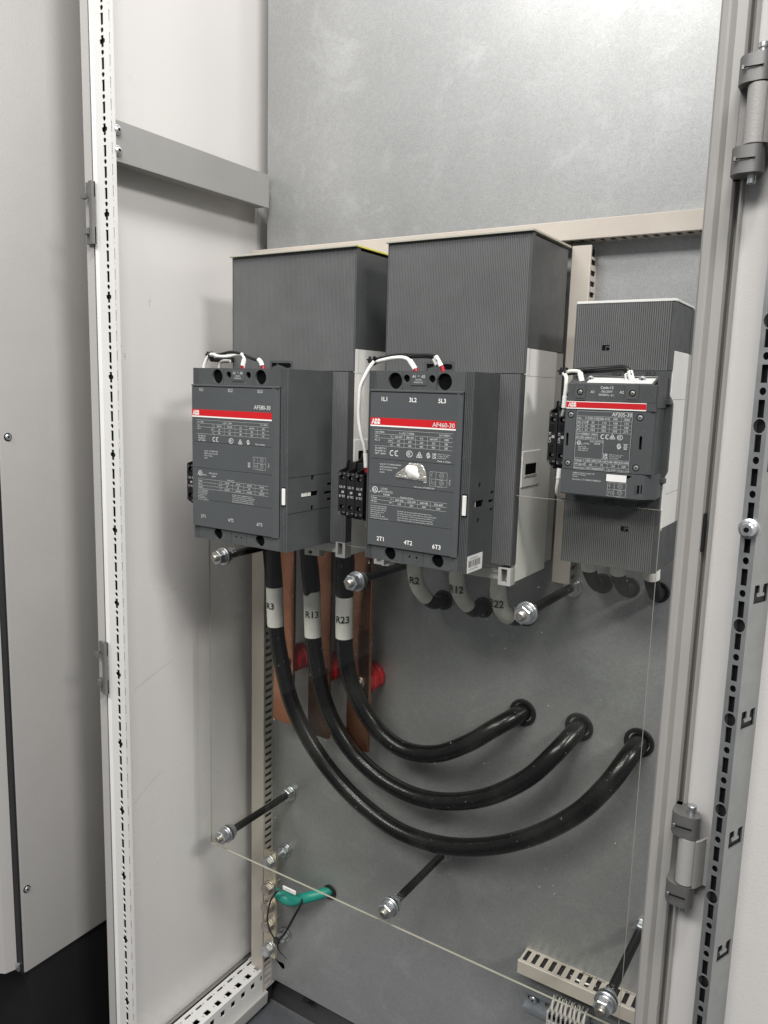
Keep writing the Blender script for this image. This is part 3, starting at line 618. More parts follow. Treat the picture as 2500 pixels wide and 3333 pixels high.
def leg_b(t, g0, g1, Y):
    for s_, x in (("1L1", 51), ("3L2", 88.2), ("5L3", 124.8)):
        m = MB().use('white'); m.text(s_, x, 235.2, 4.6, Y, align='CENTER', bold=.016); m.build('terminal_number', t, smooth=False)
    for s_, x in (("2T1", 51), ("4T2", 88), ("6T3", 124.6)):
        m = MB().use('white'); m.text(s_, x, 75.4, 4.8, Y, align='CENTER', bold=.016); m.build('terminal_number', t, smooth=False)
    m = MB().use('print'); m.text("AF460-30", 141.2, 209.4, 4.8, Y - .2, align='RIGHT', bold=.008); m.build('type_print', t, smooth=False)
    m = MB().use('print')
    m.text("I th=700A", 39.5, 199.3, 2.2, Y); m.text("I e AC-1=700A", 72, 199.3, 2.2, Y); m.text("Ui=1000V~", 137.5, 199.6, 2.2, Y, align='RIGHT')
    m.text("Ue ~", 39.5, 194.9, 2.2, Y); m.text("AC-3", 39.5, 190.3, 2.2, Y)
    cols = [63.8, 78.6, 93.4, 108.4, 123.8, 139.4]
    for z, r in ((194.8, ["V", "220-240", "380-400", "415", "660-690", "1000"]), (190.2, ["kW", "132", "250", "250", "355", "280"]), (185.8, ["A", "460", "460", "460", "400", "200"])):
        m.text(r[0], 62.5, z, 2.2, Y, align='RIGHT')
        for k in range(5): m.text(r[k + 1], (cols[k] + cols[k + 1]) / 2, z, 2.2, Y, align='CENTER', xs=.95)
    table(m, [39, 139.4], [203, 198.2, 193.7, 189.1, 184.8], Y, {3: 57})
    for c in cols[:-1]: seg(m, c, 184.8, c, 198.2, Y, .22)
    for s_, z in (("IEC 60947-4-1", 181.2), ("EN 60947-4-1", 178.2), ("GB/T 14048.4", 175.2)): m.text(s_, 40, z, 2.0, Y, xs=.95)
    ce_mark(m, 60, 174.2, 6.6, Y); ccc_mark(m, 86, 178, 3.7, Y); tri_mark(m, 98.8, 177.6, 6.4, Y); swirl_mark(m, 110.5, 178.3, 5.4, Y)
    m.text("UK", 115.2, 178.3, 2.5, Y, bold=.03); m.text("CA", 115.2, 175, 2.5, Y, bold=.03)
    for s_, z in (("ABB Ltd. Tower Court", 179.4), ("Coventry CV6 5NX,", 177.4), ("United Kingdom", 175.4)): m.text(s_, 121.5, z, 1.15, Y)
    m.text("Made in China", 138, 171.6, 2.0, Y, align='RIGHT')
    for s_, z in (("Serial Nr. 2T11D004C24450001", 163.5), ("ABB Electrification Sweden", 160.4), ("SE-721 61 Västerås", 157.4), ("Sweden", 154.4)): m.text(s_, 47.2, z, 1.7, Y, xs=.9)
    bin_mark(m, 107, 151.5, 5.6, Y); diagram(m, 113, 134.5, 144.8, 160.5, Y, .2)
    m.text("Instruction 1SFC380023-EN", 93, 141.2, 1.7, Y, xs=.95); m.text("1572-6", 0, 0, 1.6, O=(138.5, Y, 147), U=(0, 0, 1), V=(-1, 0, 0))
    ul_mark(m, 41.5, 134.2, 3.7, Y); m.text("LISTED", 54, 135, 2.1, Y, align='CENTER'); m.text("IND.CONT.EQ", 47.6, 131.8, 2.1, Y, xs=.92); m.text("E36588", 52.8, 128.6, 2.1, Y)
    m.text("Voltage", 36.2, 124.2, 1.9, Y); m.text("HP-3ph", 36.2, 119.8, 1.9, Y); m.text("Breaking all lines", 76, 127.6, 1.8, Y); m.text("V", 64.5, 124.2, 1.9, Y, align='RIGHT'); m.text("HP", 64.5, 120, 1.9, Y, align='RIGHT')
    cols = [66.5, 82.5, 98.6, 115, 135]
    for z, r in ((123.6, ["200-208", "220-240", "440-480", "550-600"]), (119.2, ["150", "200", "400", "500"])):
        for k in range(4): m.text(r[k], (cols[k] + cols[k + 1]) / 2, z, 2.3, Y, align='CENTER')
    table(m, [36, 135], [127.2, 122.8, 118.2], Y)
    for c in cols[:-1]: seg(m, c, 118.2, c, 126.8, Y, .2)
    for i, s_ in enumerate(("For use with a Design E Motor", "General Use 650A, 1000V AC", "General Use 650A, 850V DC", "with three poles in series", "Harm. Rating Comp.", "FLA 660, LRA 37 kA, 600V", "Use Terminal Kit Type ATK580/2")): m.text(s_, 36, 114.8 - i * 2.35, 1.35, Y, xs=.93)
    for i, s_ in enumerate(("Suitable for use on circuit capable of delivering not more", "than 42kA rms symmetrical amp, 600V max. when protected for", "600 A class J fuse, or 42kA rms symmetrical amp, 600V max.", "when protected by a circuit breaker having an interrupting", "rating not less than 600 A rms symmetrical amp, 600V max.")): m.text(s_, 72.5, 111.8 - i * 2.5, 1.35, Y, xs=1.0)
    m.build('printed_legend', t, smooth=False)
    # bright glare on the label, shaped as a crumpled silver patch and white blob
    rnd = random.Random(3); m = MB().use('glare'); nx, nz = 22, 10; vs = []; fs = []
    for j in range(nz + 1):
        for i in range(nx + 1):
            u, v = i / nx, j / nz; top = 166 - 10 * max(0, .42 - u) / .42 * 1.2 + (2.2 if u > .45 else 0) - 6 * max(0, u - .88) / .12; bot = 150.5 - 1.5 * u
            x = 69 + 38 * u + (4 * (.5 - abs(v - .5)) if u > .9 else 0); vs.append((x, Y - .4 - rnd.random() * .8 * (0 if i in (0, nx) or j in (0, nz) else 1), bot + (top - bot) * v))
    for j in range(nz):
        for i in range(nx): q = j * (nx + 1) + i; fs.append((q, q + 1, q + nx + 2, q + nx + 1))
    m.add(vs, fs); s_ = m.build('glare_patch', t, smooth=False)
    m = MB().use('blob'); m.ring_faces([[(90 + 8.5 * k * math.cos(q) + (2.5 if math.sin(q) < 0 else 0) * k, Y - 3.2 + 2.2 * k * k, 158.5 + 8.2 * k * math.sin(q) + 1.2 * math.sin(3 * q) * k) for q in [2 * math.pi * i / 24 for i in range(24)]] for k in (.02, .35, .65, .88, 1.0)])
    m.build('glare_core', t)
def leg_a(t, g0, g1, Y):
    for s_, x in (("1/L1", -212), ("3/L2", -162), ("5/L3", -113)):
        m = MB().use('print'); m.text(s_, x, 239.6, 3.9, Y, align='CENTER', xs=.85); m.build('terminal_number', t, smooth=False)
    for s_, x in (("2/T1", -209.8), ("4/T2", -161.4), ("6/T3", -113)):
        m = MB().use('print'); m.text(s_, x, 76.2, 4.1, Y, align='CENTER', xs=.85); m.build('terminal_number', t, smooth=False)
    m = MB().use('print'); m.text("AF580-30", -96.2, 219.8, 4.9, Y, align='RIGHT', xs=.95, bold=.004); m.build('type_print', t, smooth=False)
    k = (g1 - g0) / 109.5
    X = lambda x: g0 + (x - 33) * k
    m = MB().use('print')
    m.text("I th = 800A", X(41), 199.8, 2.0, Y, xs=.8); m.text("I e AC-1 = 800A", X(77), 199.8, 2.0, Y, xs=.8); m.text("Ui = 1000V~", X(137.6), 200.2, 2.0, Y, align='RIGHT', xs=.8)
    m.text("Ue~", X(41), 195.5, 2.0, Y, xs=.85); m.text("AC-3", X(41), 191, 2.0, Y, xs=.85)
    cols = [X(q) for q in (64.8, 79.2, 94, 109, 124, 139)]
    for z, r in ((195.3, ["V", "220-240", "380-400", "415", "660-690", "1000"]), (190.8, ["kW", "160", "315", "355", "500", "355"]), (186.6, ["A", "580", "580", "580", "500", "250"])):
        m.text(r[0], cols[0] - 1.4, z, 2.1, Y, align='RIGHT', xs=.8)
        for q in range(5): m.text(r[q + 1], (cols[q] + cols[q + 1]) / 2, z, 2.1, Y, align='CENTER', xs=.82)
    table(m, [X(39.5), X(139)], [203, 198.7, 194.2, 189.7, 185.5], Y, {3: X(61)})
    for c in cols[:-1]: seg(m, c, 185.5, c, 198.7, Y, .22)
    for s_, z in (("IEC 60947-4-1", 181.8), ("EN 60947-4-1", 179), ("GB/T 14048.4", 176.2)): m.text(s_, X(42), z, 2.0, Y, xs=.8)
    ce_mark(m, X(62.6), 176.4, 6.0, Y); ccc_mark(m, X(88.5), 179, 3.5, Y); tri_mark(m, X(101), 178.6, 6, Y); swirl_mark(m, X(112), 179.2, 5.2, Y)
    m.text("Made in Sweden", X(134), 176.3, 2.1, Y, align='RIGHT', xs=.8)
    for s_, z in (("Serial Nr.  1S101108D2441020", 163), ("ABB Electrification Sweden AB", 160), ("SE-721 61 Västerås", 157), ("Sweden", 154)): m.text(s_, X(50.5), z, 1.7, Y, xs=.78)
    bin_mark(m, X(113), 151.8, 5.2, Y); diagram(m, X(118.5), X(135), 146.5, 161.5, Y, .2); m.text("572-6", 0, 0, 1.6, O=(X(139.4), Y, 150), U=(0, 0, 1), V=(-1, 0, 0))
    ul_mark(m, X(44.5), 134.5, 3.4, Y); m.text("IND.CONT.EQ", X(57), 134.5, 1.9, Y, xs=.85); m.text("E36588", X(61), 131, 1.9, Y, xs=.85); m.text("LISTED", X(49.5), 132, 1.5, Y, xs=.8)
    cols = [X(q) for q in (75, 90.5, 105.5, 121, 138.5)]
    m.text("Voltage", X(41.5), 123.8, 1.9, Y, xs=.85); m.text("HP-3ph", X(41.5), 119.6, 1.9, Y, xs=.85); m.text("FLA/LRA", X(41.5), 115.4, 1.9, Y, xs=.85); m.text("Breaking all lines", X(83), 128.2, 1.6, Y, xs=.8)
    for z, r in ((124, ["V", "200-208", "220-240", "440-480", "550-600"]), (119.8, ["HP", "250", "250", "500", "600"]), (115.6, ["A", "604/8178", "604/4688", "590/4682", "578/4454"])):
        m.text(r[0], cols[0] - 2, z, 1.9, Y, align='RIGHT', xs=.85)
        for q in range(4): m.text(r[q + 1], (cols[q] + cols[q + 1]) / 2, z, 1.9, Y, align='CENTER', xs=.82)
    table(m, [X(41), X(138.5)], [127, 122.8, 118.6, 114.6], Y)
    for c in cols[:-1]: seg(m, c, 114.6, c, 126.8, Y, .2)
    for i, s_ in enumerate(("For use with a Design E Motor", "General Use 800A, 1000V AC", "General Use 700A, 850V DC", "with three poles in series", "Harm. Rating Comp.", "FLA 770, LRA 4780, 600V", "Use Terminal Kit Type ATK750")): m.text(s_, X(41), 112.2 - i * 2.1, 1.3, Y, xs=.78)
    for i, s_ in enumerate(("Suitable for use on circuit capable of delivering not more", "than 42kA rms symmetrical amp, 600V max. when protected by", "1200 A class L fuse, or 42kA rms symmetrical amp, 600V max.", "when protected by a circuit breaker having an interrupting", "rating not less than 1200 A rms symmetrical amp, 600V max.")): m.text(s_, X(90), 110.6 - i * 2.2, 1.3, Y, xs=.78)
    m.build('printed_legend', t, smooth=False)
cfgA = dict(zb=47.6, cb=64.5, pitch=2.12, latch=(-184.7, -148.1), sidey=-192.8, sq=(136.2, 98), slot=(-215, -181.3, 112.6, 119), slot2=True, notch=[(-161.8, -153.5, 125.4), (-168, -153.5, 114.6), (-161.8, -153.5, 105.6)],
            sideline=[139.2, 94.9], ribL=-219, ribR=-82.6, split=(-175.5, -125.5), big=(-186.3, -114.5), small=(-167, -134.4), zh=258.4, R=9.0, zh2=57.2, splitb=(-163, -137.3), coil=(-160.8, -141), lab=(-229.2, -94), cv0=-230, cv1=-83.4,
            lines=[100.1, 141.2, 174.9], legend=leg_a, leverz=(106, 126.2, -78.6))
cfgB = dict(zb=52.6, cb=69.2, pitch=2.12, latch=(58.2, 95.3), sidey=-194, sq=(146.6, 107.9), slot=(-210.6, -183, 122.6, 130.5), notch=[(-164.5, -157.2, 136.4), (-169.5, -157.2, 126.8), (-164.5, -157.2, 117)],
            sideline=[], ribL=37.9, ribR=150.3, split=(72.3, 116), big=(62.7, 125.1), small=(77.7, 109.9), zh=257.8, R=9.2, zh2=61.4, splitb=(80.5, 106.9), coil=(83.6, 103.4), lab=(33, 142.6), cv0=30.8, cv1=149.4,
            lines=[99.5, 139.9, 169.8], legend=leg_b, leverz=(115.8, 137.6, 153.4))
kA = contactor_large('large_contactor', 'biggest dark grey contactor, far left, marked AF580-30, with ribbed shroud above', -256, 210, -242, 26.5, 184.5, -142, 420.8, cfgA)
kB = contactor_large('large_contactor', 'middle dark grey contactor marked AF460-30 with a modelled silver and white glare patch on its label', 0, 186, -218.6, 27.8, 160.5, -143, 420.8, cfgB)
# barcode sticker on the side of the middle contactor
m = MB().use('white'); U_ = Vector((0, 1, 0)); V_ = Vector((0, 0, 1)); O_ = Vector((160.62, -216.5, 51.8))
m.plate([(1, 0), (36.5, 0), (37.5, 1), (37.5, 18), (36.5, 19), (1, 19), (0, 18), (0, 1)], [], O_, U_, V_, (1, 0, 0), .15)
m.use('ink'); xx = 3.5; rnd = random.Random(5)
while xx < 33:
    wd = rnd.choice((.4, .7, 1.1)); m.add([O_ + Vector((.2, xx, 6)), O_ + Vector((.2, xx + wd, 6)), O_ + Vector((.2, xx + wd, 13.5)), O_ + Vector((.2, xx, 13.5))], [(0, 1, 2, 3)]); xx += wd + rnd.choice((.4, .6, .9))
m.text("1SFL597001R7022", 0, 0, 1.7, O=O_ + Vector((.2, 7, 14.8)), U=U_, V=V_); m.text("2T11D2C24450001", 0, 0, 1.9, O=O_ + Vector((.2, 6, 2.6)), U=U_, V=V_)
m.build('barcode_sticker', kB, smooth=False)

# clear sheets lying on the shroud tops
for x0, x1, lab in ((-257, -45, 'thin clear plastic strip with yellow edge on the left contactor shroud'), (-1, 187.5, 'thin clear plastic strip with yellow edge on the middle contactor shroud')):
    m = MB().use('acryledge'); m.box(x0, x1 + .3, -146.5, -142.8, 421.2, 423.6, .3); m.use('yellow' if x0 < -100 else 'acryledge'); m.box(x1 - 2.6, x1 + .5, -142.8, -30, 421.2, 423.6, .2); m.use('acryldim'); m.box(x0, x1 - 2.6, -142.8, -30, 421.25, 423.4)
    tag(m.build('clear_strip'), lab, 'plastic strip', 'clear strips on the contactor shrouds')

# ================================================================== SMALL CONTACTOR (right)
kC = thing('small_contactor', 'smallest contactor at right, marked AF205-30, with ribbed shrouds above and below', 'contactor', (286, -20, 200))
XC0, XC1, YS = 234.2, 338.4, -129
for z0, z1, zs0, zs1, lz, lx in ((274.8, 344, 295.5, 343, 298.2, 269), (62.6, 130.6, 63.2, 110, 107, 303)):
    m = MB().use('groove'); m.box(XC0 + .3, XC1 - .3, YS + 1.1, YS + 7, z0, z1)
    m.use('plastic'); m.box(XC0, XC1, YS + 7, -39, zs0, zs1, .6); m.box(XC1 - 4.6, XC1, YS + .2, YS + 7.1, z0, z1 - .3, .5); m.box(XC0, XC0 + 1.6, YS + .3, YS + 7, z0, z1)
    if z0 > 200: m.box(XC1 - 22, XC1 + .3, -57, -39, zs0, zs1)
    sh = m.build('terminal_shroud', kC)
    m = MB().use('rib'); ribs(m, XC0 + 1.4, XC1 - 4.6, YS, z0 + .1, z1 - .1, 2.17, 1.1, .66); m.build('ribbing', sh, smooth=False)
    m = MB().use('black'); m.box(lx - 4, lx + 4, YS - .1, YS + .1, lz - 2.8, lz + 2.8); m.use('plastic'); m.box(lx - .5, lx + 4, YS - .3, YS + .1, lz + .3, lz + 1.6); m.box(lx - .5, lx + .5, YS - .3, YS + .1, lz - 2, lz + 1); m.build('shroud_latch', sh, smooth=False)
m = MB().use('lever'); m.box(XC0 + .4, XC1 - 1, YS - .5, YS + 1.5, 344.1, 346.8, .3); m.box(XC1 - 3, XC1 + .3, YS + 1.5, -48, 343.9, 346.4, .3); m.box(XC0 + .4, XC1 - 3, YS + 1.5, -45, 343.6, 345.8)
m.build('top_strip', kC)
m = MB().use('baseg'); m.box(XC0 + 2, XC1 + .2, YS + 5.2, -57, 109.8, 295.2, .4)
m.use('lever'); m.box(XC1 - 2, XC1 + 1.0, YS + 8, YS + 8.6, 108, 130)
m.use('base2'); m.box(XC1 - .5, XC1 - .05, -57, -39, 110, 295); m.box(XC0 + 3, XC1 - 6, -57, -.5, 112, 290)
m.use('ink'); m.box(XC1 + .22, XC1 + .3, -112, -58, 245.8, 246.1); m.box(XC1 + .22, XC1 + .3, -112, -58, 146, 146.3)
m.build('base', kC)
# dark mid tier with side wing
m = MB().use('plastic'); m.box(XC0 + .3, XC1 - .8, YS + .6, YS + 6, 130.6, 275, .5)
m.prism([(326, 273.5), (337.4, 273.5), (337.4, 251), (341.6, 241), (341.6, 171.5), (337, 160.5), (337, 131.2), (326, 131.2)], 'y', YS + .2, YS + 7)
m.prism([(-153, 160), (-129, 160), (-122, 172), (-122, 131.5), (-146, 131.5)], 'x', 333, 337.2) if False else None
m.prism([(YS + .5, 243), (YS - 22, 236), (YS - 24, 174), (YS - 10, 161), (YS + .5, 158)], 'x', 329.5, 333.5)
m.box(330, 341.4, YS - 4.5, YS + 4, 159, 165, 1); m.box(330, 341.4, YS - 4.5, YS + 4, 240, 246, 1)
m.build('body_rear', kC)
for s_, x in (("1/L1", 245), ("3/L2", 277.5), ("5/L3", 312.6)):
    m = MB().use('ink'); m.text(s_, x, 269.4, 4.0, YS + .3, bold=.012); m.build('terminal_number', kC, smooth=False)
for s_, x in (("2/T1", 247), ("4/T2", 279), ("6/T3", 314)):
    m = MB().use('ink'); m.text(s_, x, 133.2, 4.0, YS + .3, bold=.012); m.build('terminal_number', kC, smooth=False)
FY = -165
# body
m = MB().use('plastic'); m.box(242.6, 334.6, FY + 5, YS + .5, 168, 260)
m.prism([(FY + .5, 259.6), (FY + 1.2, 260.2), (YS - 14, 268), (YS + .4, 268.5), (YS + .4, 255), (FY + .5, 255)], 'x', 243.2, 331.2)
m.build('body', kC)
m = MB().use('baseg'); m.prism([(FY + 2.5, 260.9), (YS - 13, 268.3), (YS - 12, 268.3), (YS - 12, 267), (FY + 3, 260.2)], 'x', 262, 328.5); m.build('sloping_lid', kC)  # pale tone paints the bright reflection off this slope
# coil block
m = MB().use('plastic'); m.box(243.3, 334.2, FY, FY + 6, 241.6, 259.6, .5)
for x0, x1 in ((251, 262.4), (304.2, 316.8)):
    m.plate(rect(x0, x1, 242.6, 259.7), [circ((x0 + x1) / 2 + .3, 251, 3.4, 18)], (0, FY - 1.3, 0), (1, 0, 0), (0, 0, 1), (0, 1, 0), 1.5)
    m.use('black'); m.box(x0 + 1.6, x1 - 1.2, FY - .05, FY + .1, 244, 244.6); m.cyl(((x0 + x1) / 2 + .3, FY + .2, 251), ((x0 + x1) / 2 + .3, FY - .1, 251), 3.3, 18); m.box(x0 + 1.6, x1 - 1.2, FY - 1.4, FY - 1.25, 244.2, 244.7); m.use('plastic')
m.box(334, 336.2, FY + 2, YS, 237, 268)
cb = m.build('coil_block', kC)
for x in (257, 310.8):
    torx('terminal_screw', x, FY - .2, 251, 2.5, cb, matn='zincdull')
m = MB().use('print'); m.text("Code-13", 284.5, 254.8, 2.6, FY - .15, align='CENTER', bold=.01); m.text("100-250V", 284.4, 251, 2.2, FY - .15, align='CENTER'); m.text("50/60Hz, d.c.", 284.5, 247.6, 2.2, FY - .15, align='CENTER')
m.text("A1", 270, 250.2, 2.7, FY - .15, align='CENTER', bold=.008); m.text("A2", 299.8, 250.4, 2.7, FY - .15, align='CENTER', bold=.008); m.build('coil_print', cb, smooth=False)
# stripe
m = MB().use('white'); m.box(242.9, 325.4, FY - .7, FY + 3, 233.6, 241.4); m.use('red'); m.box(242.85, 325.45, FY - .85, FY - .6, 234.9, 240.7); m.build('brand_stripe', kC)
m = MB().use('plastic'); m.box(325.6, 334.6, FY, FY + 6, 233.2, 241.6, .3); m.build('stripe_end', kC)
brand_mark(kC, 245.2, 235.9, 4.0, FY - .85)
# main panel with screw wells and slots
well = [(248.3, 227.2), (319.8, 226.9), (247.8, 176.4), (319.5, 176.4)]
m = MB().use('cover')
def capsule(x, z, w, h): return [(x + w / 2 * math.cos(math.radians(q)), z + h / 2 - w / 2 + w / 2 * math.sin(math.radians(q))) for q in range(0, 181, 30)] + [(x + w / 2 * math.cos(math.radians(q)), z - h / 2 + w / 2 + w / 2 * math.sin(math.radians(q))) for q in range(180, 361, 30)]
m.plate(rect(242.4, 253.9, 170.4, 232.8), [circ(*well[0], 3.6, 20), circ(*well[2], 3.6, 20), capsule(245.8, 201.3, 2.6, 14)], (0, FY, 0), (1, 0, 0), (0, 0, 1), (0, 1, 0), 4)
m.plate(rect(313.1, 327.6, 170.4, 232.8), [circ(*well[1], 3.6, 20), circ(*well[3], 3.6, 20), capsule(322.2, 201.8, 2.8, 14)], (0, FY, 0), (1, 0, 0), (0, 0, 1), (0, 1, 0), 4)
m.prism([(327.6, FY), (333.6, FY + 2.5), (334.4, FY + 6), (327.6, FY + 6)], 'z', 170.4, 232.8)
m.use('black'); m.box(243, 327, FY + 3.6, FY + 4.4, 172, 232)
fr = m.build('front_panel', kC)
m = MB().use('cover'); m.box(254.2, 312.8, FY - .3, FY + 3, 170.4, 232.6, .2); m.build('label_plate', kC)
for x, z in well: torx('screw', x, FY + 1.2, z, 2.9, fr)
Y = FY - .42; m = MB().use('print')
m.text("AF205-30", 312, 227.4, 3.6, Y, align='RIGHT', bold=.006)
X0, X1 = 255, 312.4
cols = [255, 266.8, 278.2, 289.8, 301.4, 312.4]
for z in (231.6, 226.4, 222.3, 218.2, 214.2, 210.2): seg(m, X0 if z > 226 or z < 211 else X0, z, X1, z, Y, .2)
for c in cols[1:-1]: seg(m, c, 210.2, c, 226.4, Y, .2)
seg(m, X0, 170.8, X0, 231.6, Y, .2); seg(m, X1, 170.8, X1, 231.6, Y, .2)
for z, r in ((223.2, ["Ue~   V", "220-240", "380-415", "690", "1000"]), (219.1, ["AC-3 kW", "55", "110", "160", "132"]), (215.1, ["AC-3  A", "205", "205", "165", "100"]), (211.1, ["AC-1  A", "350", "350", "350", "275"])):
    m.text(r[0], 255.6, z, 2.3, Y, xs=.95)
    for k in range(4): m.text(r[k + 1], (cols[k + 1] + cols[k + 2]) / 2, z, 2.3, Y, align='CENTER')
m.text("Ui=1000V~", 255.5, 207, 2.2, Y, xs=.9); m.text("GB/T 14048.4", 277.8, 207, 2.0, Y, align='RIGHT', xs=.76); m.text("IEC/EN 60947-4-1", 255.5, 203, 2.2, Y, xs=.93)
seg(m, X0, 206.2, 278.2, 206.2, Y, .2); seg(m, 278.2, 202.2, 278.2, 210.2, Y, .2); seg(m, X0, 202.2, 284.6, 202.2, Y, .2); seg(m, 284.6, 182.6, 284.6, 202.2, Y, .2)
ce_mark(m, 281.4, 203.6, 5, Y); tri_mark(m, 293.6, 206.4, 5, Y); ccc_mark(m, 301.4, 206.2, 2.7, Y); swirl_mark(m, 301.4, 197.4, 5, Y); bin_mark(m, 307.6, 197.8, 5, Y)
ul_mark(m, 259, 198.5, 2.2, Y); m.text("LISTED", 263.8, 197.2, 1.5, Y); m.text("IND.CONT.EQ", 270.6, 199.8, 1.6, Y, xs=.95); m.text("E36588", 275, 197.6, 1.5, Y)
for i, s_ in enumerate(("General Use", "275A, 1000V AC", "350A, 600V AC")): m.text(s_, 258.4, 194.2 - i * 1.9, 1.15, Y)
m.text("UK", 285.6, 186.6, 2.3, Y, bold=.03); m.text("CA", 285.6, 183.6, 2.3, Y, bold=.03)
for i, s_ in enumerate(("ABB Ltd. Tower Court,", "Coventry CV6 5NX,", "United Kingdom")): m.text(s_, 291.6, 187.6 - i * 1.8, 1.05, Y)
for z in (182.6, 178.6, 174.6, 170.8): seg(m, X0, z, X1, z, Y, .2)
c2 = [255, 267.2, 278.8, 290.4, 302, 312.4]
for z, r in ((179.5, ["Voltage V", "200-208", "220-240", "440-480", "550-600"]), (175.4, ["HP-3ph HP", "60", "75", "150", "200"])):
    m.text(r[0], 255.5, z, 2.1, Y, xs=.88)
    for k in range(4): m.text(r[k + 1], (c2[k + 1] + c2[k + 2]) / 2, z, 2.2, Y, align='CENTER', xs=.95)
for c in c2[1:-1]: seg(m, c, 174.6, c, 182.6, Y, .2)
m.text("Instruction 1SFC100008M0201", 255.5, 171.6, 1.9, Y, xs=.95); m.text("XL-24291", 291.2, 171.6, 1.7, Y, xs=.95); m.text("Made in China", 302.4, 171.7, 1.4, Y, xs=.95); seg(m, 290.4, 170.8, 290.4, 174.6, Y, .2); seg(m, 302, 170.8, 302, 174.6, Y, .2)
m.build('printed_legend', kC, smooth=False)
# lower cover
m = MB().use('cover'); m.prism([(241.4, FY), (324.5, FY), (329, FY + 1.5), (337, FY + 14), (337, YS + .5), (241.4, YS + .5)], 'z', 144.6, 169.8)
m.use('plastic'); m.prism([(241.4, FY + 1), (324, FY + 1), (336, FY + 15), (336, YS), (243, YS)], 'z', 143.4, 144.6)
m.use('black'); m.box(321, 324.6, FY - .12, FY + .1, 150.5, 159); m.box(326, 327, FY + .35, FY + 1, 151, 159.5)
m.use('plastic'); m.box(321.2, 322.4, FY - .7, FY, 150, 159.2, .1)
m.use('black'); m.prism([(311, 168), (316.5, 168), (313, 165), (311, 165)], 'y', FY - .2, FY - .02)
lc = m.build('lower_cover', kC)
m = MB().use('white'); m.box(290.3, 310.9, FY - .35, FY, 160.6, 167.8, .1); m.build('blank_sticker', lc)
m = MB().use('print'); Y = FY - .15
for i, s_ in enumerate(("ABB Electrification Sweden AB", "SE-721 61 Västerås", "Sweden")): m.text(s_, 254.3, 166.2 - i * 1.9, 1.3, Y)
m.text("Serial No. 2T11020A32442003U", 254.2, 159.2, 1.6, Y); diagram(m, 292.2, 311.2, 145.6, 159.6, Y, .2); m.build('cover_print', lc, smooth=False)
torx('lid_screw', 262.6, -152, 265, 3.4, kC); torx('lid_screw', 316, -152, 265.4, 3.4, kC)

# ================================================================== AUXILIARY CONTACT BLOCKS
def aux(x, z0, z1, w, yf, yb, txt, label, vertical=False, group='auxiliary contact blocks'):
    t = thing('auxiliary_contact_block', label, 'contact block', (x + w / 2, yb, z0), group)
    H = z1 - z0; g = .35
    m = MB().use('blackp'); r = w * .27
    m.plate(rect(x + g, x + w - g, z0 + 2, z1 - 3), [circ(x + w * .47, z1 - H * .175, r, 18), circ(x + w * .47, z0 + H * .175, r, 18), rect(x + w * .33, x + w * .72, z0 + H * .48, z0 + H * .55)], (0, yf, 0), (1, 0, 0), (0, 0, 1), (0, 1, 0), 5)
    m.box(x + g, x + w - g, yf + 5, yb, z0 + 1, z1 - 4)
    m.prism([(yf - .8, z1 - 4), (yf + 1, z1 - 1), (yf + 14, z1 + 1.5), (yf + 16, z1 + 9), (yf + 22, z1 + 10), (yf + 22, z1 - 4)], 'x', x + g, x + g + 1.8)
    m.prism([(yf - .6, z0 + 2), (yf + 6, z0 - 2), (yf + 12, z0 - 2), (yf + 14, z0 + 2)], 'x', x + w * .25, x + w * .8)
    m.box(x + w * .15, x + w * .9, yf + 18, yb, z1 - 4, z1 + 8); m.box(x + w * .15, x + w * .9, yf + 16, yb, z0 - 6, z0 + 2)
    m.build('housing', t)
    m = MB().use('base2'); m.box(x + w * .38, x + w * .72, yf + .8, yf + 2, z0 + H * .485, z0 + H * .545); m.build('status_window', t)
    for zz in (z1 - H * .175, z0 + H * .175):
        m = MB().use('black'); m.cyl((x + w * .47, yf + 4.2, zz), (x + w * .47, yf + 3.8, zz), r, 14); m.use('zincdull'); m.cyl((x + w * .56, yf + 4, zz), (x + w * .56, yf + 2.2, zz), r * .6, 12, .3); m.use('black'); m.box(x + w * .56 - .3, x + w * .56 + .3, yf + 2.1, yf + 2.3, zz - r * .5, zz + r * .5); m.build('screw', t)
    m = MB().use('print'); Y = yf - .12
    if vertical:
        m.text(txt, 0, 0, 2.6, O=(x + w * .34, Y, z0 + H * .40), U=(0, 0, 1), V=(-1, 0, 0))
        m.use('blackp')
        for zc in (z0 + H * .68, z0 + H * .30):
            for q in range(4): m.box(x + w * .15, x + w * .62, yf - 1.0, yf, zc - q * 2.0 + 3, zc - q * 2.0 + 4.1, .2)
        m.use('print')
    else:
        m.text(txt, x + w * .5, z0 + H * .60, 2.9, Y, align='CENTER', xs=.66); m.text(txt, 0, 0, 2.9, O=(x + w * .5, Y, z0 + H * .445), U=(-1, 0, 0), V=(0, 0, -1), align='CENTER', xs=.66)
    m.use('printdim')
    for zz, s1, s2 in ((z1 - H * .085, "21R NO", "22R ON"), (z0 + H * .05, "NC 33R", "34R")):
        m.text(s1.split()[0], x + w * .08, zz, 1.2, Y); m.text(s2.split()[0], x + w * .62, zz, 1.2, Y); m.text(s1.split()[-1], x + w * .08, zz - 1.8, 1.2, Y)
    m.build('block_print', t, smooth=False); return t
o3 = ('leftmost', 'middle', 'rightmost')
for i in range(3): aux(-26.4 + 12.5 * i, 95.6 - i * .4, 150.6 - i * .4, 12.3, -200, -158, "CAL 18", f'{o3[i]} of the three black contact blocks between the left and middle contactors')
